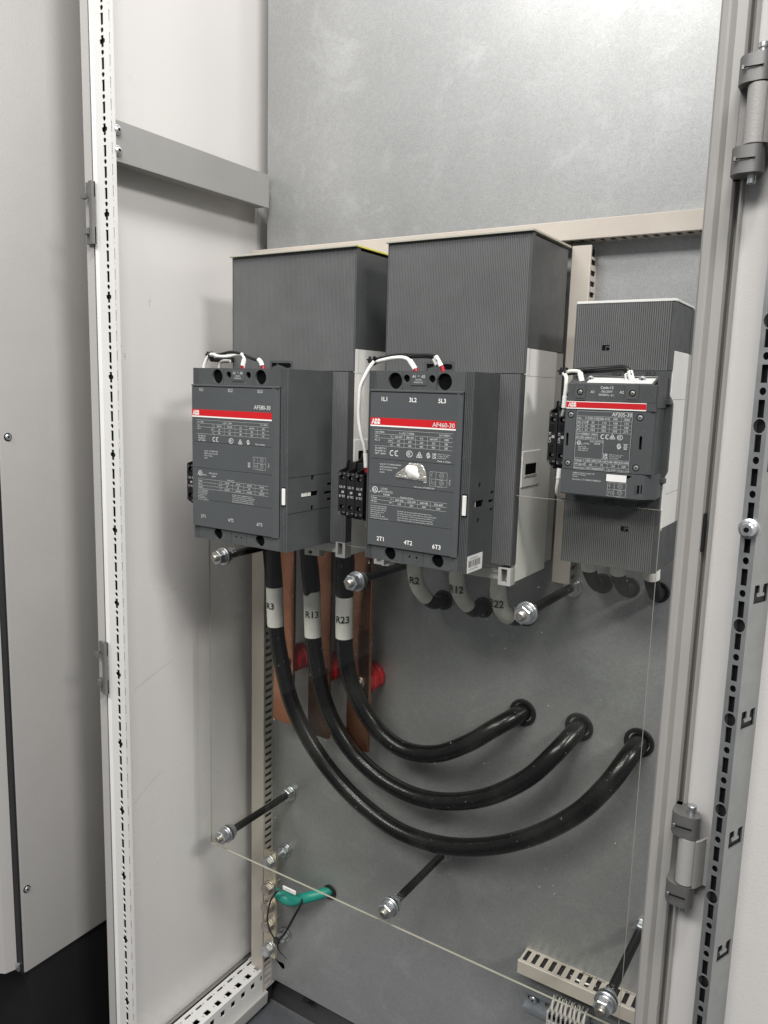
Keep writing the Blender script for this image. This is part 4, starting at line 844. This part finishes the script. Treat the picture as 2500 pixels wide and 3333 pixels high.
aux(-19, 120, 160, 12, -178, -150, "CAL 18", 'black contact block standing one step back behind the row of three, left of its pair'); aux(-6.4, 120, 160, 12, -178, -150, "CAL 18", 'black contact block one step back behind the row of three, nearest the middle contactor')
aux(-262.8, 89.5, 144, 13.8, -223, -160, "CAL 18", 'black contact block sticking out at the left edge of the leftmost contactor'); aux(-248.6, 89, 143.6, 13.8, -223, -160, "CAL 18", 'black contact block half hidden behind the left edge of the leftmost contactor')
aux(214.8, 171.3, 231, 10.4, -140, -90, "CAL 19", 'outer black contact block with ribbed grips at the left side of the smallest contactor', True); aux(225.4, 170.6, 231, 10.4, -140, -90, "CAL 19", 'inner black contact block with ribbed grips touching the smallest contactor', True)
aux(221.5, 200, 240.5, 10, -132, -70, "CAL 19", 'upper black contact block one step back beside the smallest contactor', True)

# ================================================================== CABLE DUCTS
def duct(name, label, axis, a0, a1, b0, b1, yf, slots_side, first, pitch=12.5, writing=None):
    """rectangular slotted duct; axis 'z' (vertical, b = x range) or 'x' (horizontal, b = z range); slots_side +1/-1 visible wall"""
    t = thing(name, label, 'cable duct', ((b0, 0, a0) if axis == 'z' else (a0, 0, b0)), 'slotted cable ducts')
    m = MB().use('duct'); lid = 2.0
    if axis == 'z': m.prism([(b0, yf + 4), (b0, yf + .8), (b0 + .8, yf), (b1 - .8, yf), (b1, yf + .8), (b1, yf + 4), (b1 - 1.2, yf + 4), (b1 - 1.2, yf + 1.4), (b0 + 1.2, yf + 1.4), (b0 + 1.2, yf + 4)], 'z', a0, a1)
    else: m.prism([(yf + 4, b0), (yf + .8, b0), (yf, b0 + .8), (yf, b1 - .8), (yf + .8, b1), (yf + 4, b1), (yf + 4, b1 - 1.2), (yf + 1.4, b1 - 1.2), (yf + 1.4, b0 + 1.2), (yf + 4, b0 + 1.2)], 'x', a0, a1)
    m.build('duct_lid', t, ang=20)
    m = MB().use('duct'); d = -yf
    for side, bb in ((1, b1 - .4), (-1, b0 + .4)):
        s = a0 + 1
        while s + pitch <= a1 + .01:
            hole = [(-d + 5.5, s + 3), (-5, s + 3), (-4, s + 4), (-4, s + 8.2), (-5, s + 9.2), (-d + 5.5, s + 9.2)] if side == slots_side or axis == 'z' else [(-d + 5.5, s + 3), (-5, s + 3), (-5, s + 9.2), (-d + 5.5, s + 9.2)]
            if axis == 'z': m.plate([(-d + 3, s), (-.3, s), (-.3, s + pitch), (-d + 3, s + pitch)], [hole], (bb, 0, 0), (0, 1, 0), (0, 0, 1), (-side, 0, 0), 1.3)
            else: m.plate([(-d + 3, s), (-.3, s), (-.3, s + pitch), (-d + 3, s + pitch)], [hole], (0, 0, bb), (0, 1, 0), (1, 0, 0), (0, 0, -side), 1.3)
            s += pitch
    if axis == 'z': m.box(b0 + 1.8, b1 - 1.8, -2, -.3, a0, a1)
    else: m.box(a0, a1, -2, -.3, b0 + 1.8, b1 - 1.8)
    m.build('slotted_wall', t, smooth=False)
    m = MB().use('darkfill')
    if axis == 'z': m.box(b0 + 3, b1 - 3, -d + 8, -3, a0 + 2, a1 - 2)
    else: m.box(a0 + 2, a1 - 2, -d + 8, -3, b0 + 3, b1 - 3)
    m.build('duct_core', t)  # solid black block filling the duct behind the slots
    return t
duct('cable_duct', 'long beige vertical cable duct down the left edge of the back plate', 'z', -812.5, 425, -324.3, -297.3, -26.5, 1, 0)
duct('cable_duct', 'beige horizontal cable duct running above all three contactors', 'x', -324.5, 372, 430.8, 453.8, -26.5, -1, 0)
duct('cable_duct', 'short beige vertical cable duct between the middle and the smallest contactor', 'z', 10.7, 424, 187.4, 211, -26.5, 1, 0)
dd = duct('cable_duct', 'beige cable duct printed with its make above the mounting rail, bottom right', 'x', 174.8, 372, -550, -530, -32, 1, 0)
m = MB().use('ink'); m.text("Betaduct", 0, 0, 3.6, O=(257, -5.0, -530.15), U=(1, 0, 0), V=(0, 1, 0), xs=1.75) ; m.text("cablecraft", 0, 0, 2.4, O=(312, -4.4, -530.15), U=(1, 0, 0), V=(0, 1, 0), xs=1.6); m.build('duct_print', dd, smooth=False)
for (x0, x1, zz) in ((222, 262, -536), (238, 292, -534), (262, 300, -538)):
    m = MB().use('wirew'); m.tube([(x0, -8, zz - 6), (x0 + 8, -15, zz), ((x0 + x1) / 2, -18, zz + 1), (x1, -10, zz - 2)], 1.6, 8); m.build('white_wire', dd)

# ================================================================== POWER CABLES
def power_cable(label, jacket, r, sleeve, word, wx, lug=None, group='thick black power cables'):
    t = thing('power_cable', label, 'cable', jacket[-1], group)
    m = MB().use('cable'); m.tube(jacket, r, 26, 8); m.build('jacket', t, ang=60)
    s0, s1 = sleeve
    m = MB().use('tape'); m.tube(s1, r + .7, 28, 6); sv = m.build('marker_sleeve', t, ang=60)
    if s0: m = MB().use('shrink'); m.tube(s0[0], s0[1], 24, 5); m.build('heat_shrink', t, ang=60)
    wrap_text(word, wx, sv)
    if word != 'R3': cable_print(jacket, r, 150 if word == 'R13' else 190, 'FLEXIBLE ELECTRIC CABLE  0.6/1kV  1x120mm2    FLEXIBLE ELECTRIC CABLE', 3.0, t, .15)
    return t
def cable_print(path, r, s0, word, h, parent, up=0.25):
    """small moulded print running along a cable, on the side that faces the room"""
    P = [Vector(p) for p in path]; L = [0]; Q = []
    for i in range(len(P) - 1):
        p0 = P[i - 1] if i else P[0] * 2 - P[1]; p1, p2 = P[i], P[i + 1]; p3 = P[i + 2] if i + 2 < len(P) else P[-1] * 2 - P[-2]
        for k in range(8):
            t = k / 8; Q.append(0.5 * ((2 * p1) + (p2 - p0) * t + (2 * p0 - 5 * p1 + 4 * p2 - p3) * t * t + (3 * p1 - p0 - 3 * p2 + p3) * t ** 3))
    for i in range(1, len(Q)): L.append(L[-1] + (Q[i] - Q[i - 1]).length)
    vs, fs = glyphs(word, 'LEFT', .0, 0); k = h / .70; out = []
    for v in vs:
        s_ = s0 + v[0] * k; i = max(1, min(len(L) - 1, next((j for j, l in enumerate(L) if l > s_), len(L) - 1))); f = (s_ - L[i - 1]) / max(1e-6, L[i] - L[i - 1])
        p = Q[i - 1].lerp(Q[i], f); T = (Q[i] - Q[i - 1]).normalized(); n = Vector((.5, -.85, .2)); n = (n - T * n.dot(T)).normalized(); bt = n.cross(T) * -1
        a = up + (v[1] * k) / r; out.append(p + n * math.cos(a) * (r + .18) + bt * math.sin(a) * (r + .18))
    m = MB().use('emboss'); m.add(out, fs); m.build('jacket_print', parent, smooth=False)
def wrap_text(word, spec, parent):
    """print a word round a nearly vertical sleeve: axis point, radius, z of baseline, facing angle, height"""
    (cx, cy), r, z, a0, h, tilt = spec; vs, fs = glyphs(word, 'CENTER', .02, 0); k = h / .70
    # refine so that letters follow the curve
    out = []
    for p in vs:
        a = a0 + (p[0] * k) / r; zz = z + p[1] * k + tilt * (p[0] * k)
        out.append((cx + math.cos(a) * (r + .25), cy + math.sin(a) * (r + .25), zz))
    m = MB().use('ink'); m.add(out, fs); m.build('marker_print', parent, smooth=False)
FA = math.atan2(-894, 765)     # direction from the left cables to the viewer
power_cable('outermost black power cable, marked R3, with the longest sweep to the far right hole',
    [(-232, -88, 42), (-232, -80, -20), (-232, -76, -60), (-231.5, -74, -115), (-226, -69, -165), (-208, -64, -235), (-176, -60, -290), (-130, -57, -336), (-75, -55, -370), (-10, -54, -390), (60, -54, -387), (130, -54, -364), (195, -54, -325), (250, -54, -275), (284, -50, -228), (300, -32, -198), (306, -10, -186), (306.5, 12, -184.6)],
    12.4, (([(-232, -88, 44), (-232, -84, 0), (-232, -77, -52)], [13.6, 13.2, 12.8]), [(-232, -77, -53), (-232, -75.5, -84), (-231.5, -74, -115)]), "R3", ((-232, -76), 13.2, -86, FA - .62, 9.6, .0))
power_cable('middle black power cable, marked R13, sweeping to the centre right hole',
    [(-162, -88, 42), (-161, -80, -20), (-160, -75, -80), (-159.5, -73, -120), (-156, -69, -160), (-143, -64, -218), (-120, -60, -262), (-84, -57, -297), (-35, -55, -320), (20, -54, -327), (75, -54, -316), (130, -54, -290), (180, -52, -250), (210, -42, -213), (224, -20, -192), (228.4, 0, -185), (229, 14, -184.6)],
    12.2, (([(-162, -90, 44), (-161.4, -84, 2), (-161, -81, -14), (-160.6, -76.5, -46)], [11.5, 12, 13.2, 12.8]), [(-160.4, -76.5, -48), (-160, -75, -82), (-159.5, -73, -118)]), "R13", ((-160.2, -75), 13, -86.5, FA - .10, 9.6, .0))
power_cable('innermost black power cable, marked R23, with the tightest sweep to the nearest hole',
    [(-92, -90, 42), (-96, -84, -5), (-100, -78, -50), (-101.5, -75, -100), (-101.5, -72, -130), (-96, -67, -170), (-78, -61, -212), (-46, -57, -246), (-5, -55, -262), (45, -54, -254), (90, -50, -228), (122, -40, -202), (140, -22, -189), (148, 0, -185), (149, 14, -184.6)],
    12.2, (([(-91, -91, 44), (-94, -86, 8), (-97, -82, -20), (-99.5, -78.5, -44)], [9.5, 13.2, 13.0, 12.7]), [(-99.6, -78.6, -45), (-101.2, -76, -78), (-101.8, -74, -108)]), "R23", ((-101, -76.5), 13, -83, FA - .30, 9.8, .06))
# --- small cables of the middle contactor, white taped
for i, (x, gx, word, zz) in enumerate(((14, 18.6, 'R2', -8), (78, 81.6, 'R12', -10), (137, 145.3, 'R22', -19))):
    t = thing('control_cable', f'white taped cable marked {word} bending into the plate below the middle contactor', 'cable', (gx, 0, -48), 'white taped cables below the middle contactor')
    zl = 0 if i < 2 else -8
    m = MB().use('cable'); m.tube([(x, -78, 46), (x - 1, -75, 10), (x, -66, -16 + zl * .6), (x + 4, -50, -34 + zl * .5), (gx - 1, -28, -46), (gx, -8, -48), (gx, 10, -47.8)], 9.4, 20, 6); m.build('jacket', t, ang=60)
    m = MB().use('tapeold'); m.tube([(x, -78.5, 30 + zl), (x - .5, -76.5, 8 + zl), (x + .2, -68, -14 + zl), (x + 3, -57, -28 + zl * .8), (x + 4.5, -50, -34 + zl * .6)], [9.2, 10.6, 10.3, 10.4, 10.2], 20, 5); tp = m.build('white_tape', t, ang=60)
    wrap_text(word, ((x, -75), 10.8, zz, -1.28 + (.1 if i == 0 else 0) - (.18 if i == 2 else 0), 9.4, -.06), tp)
# --- cables of the smallest contactor
for i, (x, gx, lab) in enumerate(((252, 245.9, 'left'), (286, 279.5, 'middle'), (323.5, 315.3, 'right'))):
    t = thing('control_cable', f'{lab} one of the three short black cables under the smallest contactor', 'cable', (gx, 0, 12), 'black cables below the smallest contactor')
    m = MB().use('shrink'); m.tube([(x + .3, -82.5, 56), (x - .2, -78, 45), (x - 1.5, -62, 33), (x - 3.5, -40, 21), (gx + .8, -18, 13.6), (gx, 10, 12.6)], 8.2, 20, 6); m.build('jacket', t, ang=60)
    m = MB().use('tape'); m.tube([(x + .8, -84, 66), (x + .4, -82.6, 56), (x, -79.5, 47)], 9.2, 22, 4); m.build('white_band', t, ang=60)
# --- grommets
for i, (x, z, r) in enumerate(HC):
    m = MB().use('blackp'); n = 28; prof = [(-1.2, r + 3.6), (-3.4, r + 3.0), (-3.8, r + 1.0), (-3.2, r - 1.4), (2, r - 1.8)]
    m.ring_faces([[(x + math.cos(2 * math.pi * k / n) * q, y, z + math.sin(2 * math.pi * k / n) * q) for k in range(n)] for y, q in [(-.3, r + 3.6)] + prof], caps=False); m.build('grommet', mp)

# ================================================================== COPPER BARS AND INSULATORS
for i, (x0, x1, zb_) in enumerate(((-260.6, -220.4, -285.5), (-189.8, -149.2, -290), (-116, -76, -291))):
    lab = ('left', 'middle', 'right')[i]
    t = thing('copper_busbar', f'{lab} of the three flat copper bars hanging behind the big cables', 'busbar', (x0, -40, zb_), 'copper busbars')
    m = MB().use('copper'); m.box(x0, x1, -45, -39, zb_, 95, .5); m.build('bar', t)
    xc = (x0 + x1) / 2
    m = MB().use('zinc'); m.cyl((xc, -47.2, -186), (xc, -45, -186), 11.5, 28, .5); m.build('washer', t)
    m = MB().use('zincdull'); m.lathe((xc, -56, -186), (xc, -47.2, -186), [(0, 8), (1.2, 9.6), (8.8, 9.6)], 6, ph=.3); m.build('bolt_head', t)
    z_ = -186
    m = MB().use('insred'); m.lathe((xc, -.5, z_), (xc, -38.8, z_), [(0, 20.5), (3, 21.5), (9, 21.5), (10, 20), (17, 20.6), (20, 21), (26, 21), (27, 18.5), (35, 18.5), (38.2, 17)], 8 if False else 12)
    tag(m.build('insulator', ang=20), f'red round insulator holding the {lab} copper bar off the plate', 'insulator', 'red busbar insulators')

# ================================================================== STAND-OFFS
front = [(-264.8, 1.7, 'upper left'), (-28.5, 1.7, 'upper centre, just under the middle contactor'), (206.8, 1.7, 'upper right, below the short duct'), (-260.5, -434.1, 'lower left, beside the long duct'), (38.0, -434.1, 'bottom centre'), (328.7, -434.1, 'bottom right, in front of the printed duct')]
for i, (x, z, w_) in enumerate(front):
    t = thing('standoff_rod', f'black stand-off rod with zinc nut, {w_}', 'stand-off', (x, 0, z), 'stand-off rods for the clear sheet')
    m = MB().use('stud'); m.cyl((x, -12, z), (x, -139, z), 5.6, 20); m.build('rod', t)
    m = MB().use('zinc'); washer(m, (x, z), -2.6, -.4, 13); hexnut(m, (x, z), -12.5, -2.8, 10.6, ph=.2 + i); m.build('rear_nut', t)
    m = MB().use('zinc'); m.lathe((x, -148.7, z), (x, -137, z), [(0, 12.6), (2.2, 12.6), (2.4, 9.6), (9, 9.2), (11.7, 7.2)], 24 if i % 2 else 6); m.build('inner_nut', t)
    m = MB().use('zinc'); washer(m, (x, z), -154.8, -152.4, 13.2); washer(m, (x, z), -157.4, -155, 10.2); m.build('washer', t)
    m = MB().use('zinc'); hexnut(m, (x, z), -167.5, -157.6, 10.8, ph=.35 + .5 * i); m.build('nut', t)
    m = MB().use('zincdull'); m.lathe((x, -173, z), (x, -160, z), [(0, 3.6), (1.2, 5.1), (13, 5.2)], 18)
    for q in range(3): m.lathe((x, -172 + q * 1.6, z), (x, -171.2 + q * 1.6, z), [(0, 4.6), (.4, 5.35), (.8, 4.6)], 18)
    m.build('stud_end', t)

# ================================================================== CLEAR SHEET
OUT = [(-294.4, -461.4), (344.6, -461.4), (344.6, 134.1), (185.2, 134.1), (185.2, 46.5), (-294.4, 46.5)]
sheet = thing('clear_sheet', 'large clear acrylic sheet bolted in front of the cables, stepped at its top', 'protective sheet', (25, -150, -461))
m = MB().use('acryl'); holes = [circ(x, z, 5.8, 16) for x, z, _ in front]
for yy in (-149.2, -152.2): pass
m.plate(OUT, holes, (0, -152.2, 0), (1, 0, 0), (0, 0, 1), (0, 1, 0), 3.0, wall='acryledge')
# every cut edge carries the opaque sawn-edge colour
m.build('pane', sheet, smooth=False)

# ================================================================== EARTH BAR
eb = thing('earth_bar', 'narrow plated earth bar with five bolts beside the left duct, near the bottom', 'earth bar', (-268, -42, -717), None)
m = MB().use('brass'); m.plate([(-280.5, -717.5), (-254.8, -717.5), (-254.8, -521), (-280.5, -524)], [], (0, -43, 0), (1, 0, 0), (0, 0, 1), (0, 1, 0), 5); m.build('bar', eb, smooth=False)
for z, big in ((-541, 1), (-588, 0), (-622, 0), (-657, 0), (-702, 1)):
    m = MB().use('zinc' if big else 'zincdull'); washer(m, (-268, z), -45, -43.2, 12.5 if big else 12); m.lathe((-268, -55, z), (-268, -45.2, z), [(0, 8.2), (.9, 10.4), (9.8, 10.4)] if big else [(0, 8.2), (.8, 10), (9.8, 10)], 6, ph=.4); m.cyl((-268, -54.4, z), (-268, -53.8, z), 5.5, 18)
    m.build('bolt', eb)
for z in (-541, -702):
    m = MB().use('zinc'); m.cyl((-268, -37.8, z), (-268, 0, z), 4.8, 16); washer(m, (-268, z), -2.6, -.5, 12); washer(m, (-268, z), -4.6, -2.8, 9.5); hexnut(m, (-268, z), -13, -4.8, 9.4, ph=.5); m.build('spacer_stud', eb)
for z in (-588, -622, -657):
    m = MB().use('zincdull'); m.cyl((-268, -37.8, z), (-268, -18, z), 3.4, 12)
    for q in range(8): m.lathe((-268, -34 + q * 2, z), (-268, -33.2 + q * 2, z), [(0, 3.2), (.4, 3.8), (.8, 3.2)], 12)
    m.build('bolt_thread', eb)
t = thing('earth_cable', 'short green earth cable from the earth bar into a hole in the plate', 'cable', (-172, 0, -582))
m = MB().use('green'); m.tube([(-262, -40, -592), (-256, -36, -598), (-244, -31, -605), (-232, -29, -606), (-215, -27, -598), (-197, -22, -589), (-182, -10, -584), (-172.5, 8, -582.6)], [6.5, 9, 10, 9.8, 9.2, 8.8, 8.4, 8.2], 20, 6); m.build('jacket', t, ang=50)
m = MB().use('zincdull'); m.box(-272, -254, -47.5, -45, -598, -578, .5); m.build('lug', t)
t = thing('cable_tie', 'black cable tie looped round the green earth cable, with a white tag', 'cable tie', (-240, -50, -670))
m = MB().use('wireb'); m.tube([(-236, -46, -577), (-245, -53, -583), (-256, -55, -604), (-262, -55, -636), (-256, -55, -656), (-243, -55, -670)], 1.9, 10, 6, flat=.7); m.tube([(-239, -55, -668), (-226, -52, -650), (-214, -46, -622), (-206, -38, -600), (-205, -32, -590)], 2.2, 10, 6, flat=.7)
m.tube([(-241, -55, -668), (-235, -57, -682), (-219, -55, -693)], [1.6, 1.2, .5], 8, 5); m.build('strap', t)
m = MB().use('wireb'); m.box(-246.5, -236.5, -58.5, -51.5, -674, -664.5, .8); m.build('tie_head', t)
m = MB().use('white'); m.box(-237, -209, -47, -44, -578, -570.5, 1.2); m.use('ink'); m.text("PE EARTH", 0, 0, 1.6, O=(-229, -47.1, -573.6)); m.build('white_tag', t)

# ================================================================== MOUNTING RAIL, TERMINALS, MARKERS
rl = thing('mounting_rail', 'zinc plated slotted rail carrying the terminals, bottom right', 'mounting rail', (178, -5, -619))
m = MB().use('railz'); sl = [[(183, -601), (183, -607)] + [(183 + 0, -607)] for _ in ()]
def hcap(x0, x1, z, h): return [(x0 + h / 2 - h / 2 * math.sin(math.radians(q)), z + h / 2 * math.cos(math.radians(q))) for q in range(0, 181, 30)] + [(x1 - h / 2 + h / 2 * math.sin(math.radians(q)), z - h / 2 * math.cos(math.radians(q))) for q in range(0, 181, 30)]
m.plate(rect(178, 372, -614, -591), [hcap(182, 202, -602.5, 6.6), hcap(208, 228, -602.5, 6.6), hcap(290, 310, -602.5, 6.6), hcap(318, 338, -602.5, 6.6)], (0, -4.5, 0), (1, 0, 0), (0, 0, 1), (0, 1, 0), 1.2)
m.prism([(-4.5, -591), (-4.5, -590), (-11, -590), (-11, -585.6), (-12.2, -585.6), (-12.2, -591)], 'x', 178, 372); m.prism([(-4.5, -614), (-4.5, -615), (-11, -615), (-11, -619.6), (-12.2, -619.6), (-12.2, -614)], 'x', 178, 372)
m.build('rail_profile', rl, smooth=False)
m = MB().use('zinc'); m.lathe((191, -4.6, -602.5), (191, -9, -602.5), [(0, 6), (1, 6), (3, 4.6), (4, 2.6)], 18); m.use('black'); m.cyl((191, -8.4, -602.5), (191, -8.9, -602.5), 1.6, 6); m.build('screw', rl)
rnd = random.Random(11)
names8 = ('first', 'second', 'third', 'fourth', 'fifth', 'sixth', 'seventh', 'eighth')
for i in range(8):
    x = 226.5 + i * 6.2
    t = thing('terminal_block', f'{names8[i]} from the left of the grey rail terminals, bottom right', 'terminal', (x, -12, -619), 'rail mounted terminals')
    m = MB().use('base2'); m.box(x, x + 2.2, -50, -12, -650, -572, .2); m.use('termi'); m.box(x + 2.2, x + 6.0, -48, -12, -650, -575)
    m.use('base2'); m.box(x + 2.4, x + 6.1, -50.5, -47, -592, -584, .3); m.box(x + 2.4, x + 6.1, -50.5, -47, -606, -598, .3); m.use('termi'); m.box(x + 2.4, x + 6, -52, -47, -625, -611, .3)
    m.build('housing', t); m = MB().use('black'); m.box(x + 2.6, x + 5.6, -48.4, -47.9, -581, -575.6); m.box(x + 2.6, x + 5.6, -47.5, -38, -575.2, -574.7); m.build('wire_entry', t)
    wx = x + 4.1; lean = rnd.uniform(-1.6, 1.6); top = rnd.uniform(-558, -553)
    t = thing('marked_wire', f'pale marker sleeved wire entering the {names8[i]} terminal from the left', 'wire', (wx, -44, -577), 'marked wires above the terminals')
    m = MB().use('marker'); m.tube([(wx, -44, -577), (wx + lean * .2, -43, -571), (wx + lean * .6, -40, -564), (wx + lean, -35, top)], [2.1, 2.3, 1.7, .5], 10, 5); m.build('marker_sleeve', t)
    m = MB().use('ink'); m.text("4-(M1)", 0, 0, 1.6, O=(wx + .8, -46.5, -575.5), U=(0, .12, 1), V=(-1, 0, 0), bold=.02); m.build('marker_print', t, smooth=False)

# ================================================================== CONTROL WIRES ON TOP OF THE CONTACTORS
def wire(label, path, colour, r=1.9, sleeve=None, ferr=None, txt=None, group='control wires'):
    t = thing('control_wire', label, 'wire', path[0], group)
    m = MB().use(colour); m.tube(path, r, 12, 7); m.build('insulation', t, ang=60)
    if sleeve:
        m = MB().use('white'); m.tube(sleeve, r + .75, 14, 4); s_ = m.build('marker_sleeve', t, ang=60)
        if txt: m = MB().use('ink'); p, u_, v_ = txt; m.text("4-(M1)", 0, 0, 1.8, O=p, U=u_, V=v_, bold=.01); m.build('marker_print', s_, smooth=False)
    if ferr: m = MB().use('ferrule'); m.tube(ferr, r + .55, 12, 3); m.build('ferrule', t, ang=60)
# middle contactor
yw = -200
wire('white control wire dropping from the tie to the contact blocks beside the middle contactor', [(21, -199, 280), (14.5, -203, 268), (7.5, -206, 250), (5.8, -206, 232), (5.2, -205, 214), (8, -204, 196), (11.5, -201, 180), (12.4, -198, 165), (12.5, -196, 150)], 'wirew', 2.2, [(12.1, -199, 172), (12.6, -197.5, 156)], [(12.6, -197, 155.5), (12.6, -196, 150)], ((10.2, -201.6, 158), (0, 0, 1), (-1, 0, 0)))
wire('white control wire entering the A1 hole on top of the middle contactor', [(16, -190, 279), (30, -196, 281), (46, -199, 283.4), (60, -200, 284), (68, -200, 281.6), (74, -201, 276), (79.5, -202, 269.5)], 'wirew', 2.3, [(70, -200, 280.5), (75, -201, 275), (78.5, -202, 271.2)], [(78.6, -202, 271.4), (79.8, -202, 268)])
wire('black control wire entering the A2 hole on top of the middle contactor', [(14, -192, 282), (30, -194, 284), (50, -196, 287), (78, -197, 287), (96, -198, 286.6), (104, -199, 283.5), (109, -200, 276), (113.5, -200, 269)], 'wireb', 2.0, [(102.5, -199, 285), (106, -200, 281), (110.5, -200.5, 274.8)], [(110.8, -200, 275), (113.6, -200, 268)], ((103.2, -203.0, 284), (.55, 0, -.83), (.83, 0, .55)))
wire('second black control wire lying just behind the one on the middle contactor', [(14, -188, 280), (40, -190, 284.5), (70, -191, 285.5), (92, -193, 285), (100, -196, 281.5), (105, -197, 276)], 'wireb', 1.9, [(99, -196, 283), (104, -197.5, 276)])
wire('thin white wire coming out below the contact blocks at the middle contactor', [(4, -178, 95), (2, -178, 84), (0, -170, 70), (-4, -160, 60), (-12, -140, 52), (-8, -120, 58)], 'wirew', 1.8)
def tie(label, c, s=1.0):
    t = thing('cable_tie', label, 'cable tie', c, 'small black cable ties'); x, y, z = c
    m = MB().use('wireb'); m.box(x - 3.2 * s, x + 2.4 * s, y - 3, y + 2.5, z - 2.6 * s, z + 3.0 * s, .5); m.box(x - 5.5 * s, x - 3 * s, y - 2, y + 1, z + .5, z + 2.2, .3); m.box(x - 2.6 * s, x - .8 * s, y - 2, y + 1, z + 2.6, z + 5.2 * s, .3); m.build('tie_head', t)
    m = MB().use('wireb'); ringpts = [(x + 4, y + 4.6 * math.cos(q), z + 4.4 * math.sin(q)) for q in [2 * math.pi * i / 10 for i in range(10)]]; m.tube(ringpts, 1.1, 8, 3, closed=True); m.build('strap', t)
tie('black cable tie at the left end of the wires on the middle contactor', (15, -196, 280.5))
# left contactor
wire('white control wire bending down at the left end on top of the leftmost contactor', [(-214, -218, 286.5), (-224, -216, 286.6), (-231, -216, 281), (-236, -216, 272), (-238, -216, 262)], 'wirew', 2.2)
wire('second white wire bending down behind the first on the leftmost contactor', [(-200, -205, 279), (-212, -205, 279), (-218, -205, 275), (-221, -205, 262)], 'wirew', 2.0)
wire('white control wire entering the A1 hole of the leftmost contactor', [(-226, -216, 287), (-214, -215, 285), (-196, -213, 284.6), (-180, -213, 287), (-170, -214, 286.5), (-165.8, -215, 281), (-167.6, -216, 268)], 'wirew', 2.3, [(-166, -215, 280.5), (-167.6, -216, 273)], [(-167.6, -216, 273), (-168, -216, 267)])
wire('black control wire entering the A2 hole of the leftmost contactor', [(-222, -214, 285), (-206, -214, 287.5), (-190, -214, 290), (-175, -214, 288), (-158, -214, 283), (-146, -214, 280), (-139, -214, 278), (-134.5, -214, 268)], 'wireb', 2.0, [(-143, -214, 280.5), (-138.6, -214.5, 277.5), (-136, -215, 273)], [(-136.2, -214, 273.4), (-134.4, -214, 267)], ((-142, -216.9, 279.6), (.66, 0, -.75), (.75, 0, .66)))
wire('thick black wire bundle running back behind the leftmost contactor shroud', [(-226, -212, 281), (-232, -195, 281), (-243, -170, 281), (-257, -140, 283), (-270, -105, 283), (-276, -60, 280), (-276, -20, 276)], 'wireb', 3.4)
wire('white wire of the bundle running back behind the leftmost contactor shroud', [(-225, -209, 285), (-233, -192, 286), (-243, -168, 287), (-257, -138, 288.5), (-270, -102, 288), (-276, -58, 285), (-276, -18, 281)], 'wirew', 2.6)
tie('black cable tie at the left end of the wires on the leftmost contactor', (-229, -214, 285.5))
# smallest contactor
wire('white control wire entering the A1 terminal of the smallest contactor', [(232, -146, 270), (238, -148, 272.5), (246, -150, 272.6), (250.5, -152, 271), (253.4, -155, 265), (255.6, -157, 258.5)], 'wirew', 2.1, [(251, -152.5, 270.5), (253.4, -155, 265), (255, -156.5, 261.5)])
wire('white control wire dropping from the tie down the left side of the smallest contactor', [(232, -150, 270), (236.5, -154, 266), (237.2, -155, 256), (236.8, -155, 246), (236.4, -153, 234), (233, -148, 226)], 'wirew', 2.1, [(237, -155, 246), (236.4, -154.5, 234)], None, ((234.8, -157.6, 236), (0, 0, 1), (-1, 0, 0)))
wire('black control wire entering the A2 terminal of the smallest contactor', [(232, -144, 271), (242, -146, 273.5), (262, -147, 275), (280, -148, 276.4), (294, -150, 277.4), (301, -152, 274.5), (305.5, -154, 267), (309, -156, 258.5)], 'wireb', 2.3, [(303, -153, 273), (305.5, -155, 266.5), (307.6, -156, 262)], [(307.8, -156, 262), (309, -156, 259)], ((303.6, -157.2, 273.4), (.36, 0, -.93), (.93, 0, .36)))
wire('second black control wire lying beside the first on the smallest contactor', [(232, -142, 270), (250, -143, 272), (276, -144, 273.6), (292, -146, 275), (298, -149, 272.5), (302, -153, 266), (304, -154, 261)], 'wireb', 2.0, [(299.6, -151, 270.4), (302.4, -153.6, 262)], None, ((299.8, -155.6, 270), (.3, 0, -.95), (.95, 0, .3)))
wire('pale grey wire looping from below the contact blocks into the short vertical duct', [(232.6, -146, 164), (231.4, -146, 152), (229.4, -140, 140), (231, -125, 132), (226, -100, 128), (214, -60, 126), (209, -20, 124)], 'wirew', 2.1, [(232.6, -146, 168), (232, -146.5, 157)], None, ((230.4, -149, 158), (0, 0, 1), (-1, 0, 0)))
tie('black cable tie at the left end of the wires on the smallest contactor', (230, -148, 271.4))

# ================================================================== TERMINAL CLIPS UNDER THE LARGE CONTACTORS
def clip(label, x, y, z, matn='base2', s=1.0):
    t = thing('terminal_clip', label, 'clip', (x, y, z), 'grey clips under the contactors')
    m = MB().use(matn); m.plate([(x, z), (x + 20 * s, z + 1), (x + 20 * s, z + 14), (x, z + 14), (x, z + 12), (x, z + 4)], [rect(x + 5 * s, x + 10 * s, z + 2.5, z + 7)], (0, y, 0), (1, 0, 0), (0, 0, 1), (0, 1, 0), 14); m.build('clip_body', t, smooth=False)
    m = MB().use('black'); m.box(x + 4.5 * s, x + 10.5 * s, y + 1.5, y + 2, z + 2, z + 7.5); m.build('clip_slot', t)
clip('grey plastic clip under the leftmost contactor, above the R13 cable', -153, -104, 12, 'baseg', 1.3)
clip('grey plastic clip above the R2 cable', 34, -120, 28, 'base2', .9)
clip('grey plastic clip above the R12 cable', 103, -112, 28, 'base2', .9)
clip('small white clip under the left end of the middle contactor', -14, -116, 18, 'baseg', .55)
print('objects', len(bpy.data.objects), 'tris', sum(len(p.vertices) - 2 for me in bpy.data.meshes for p in me.polygons))
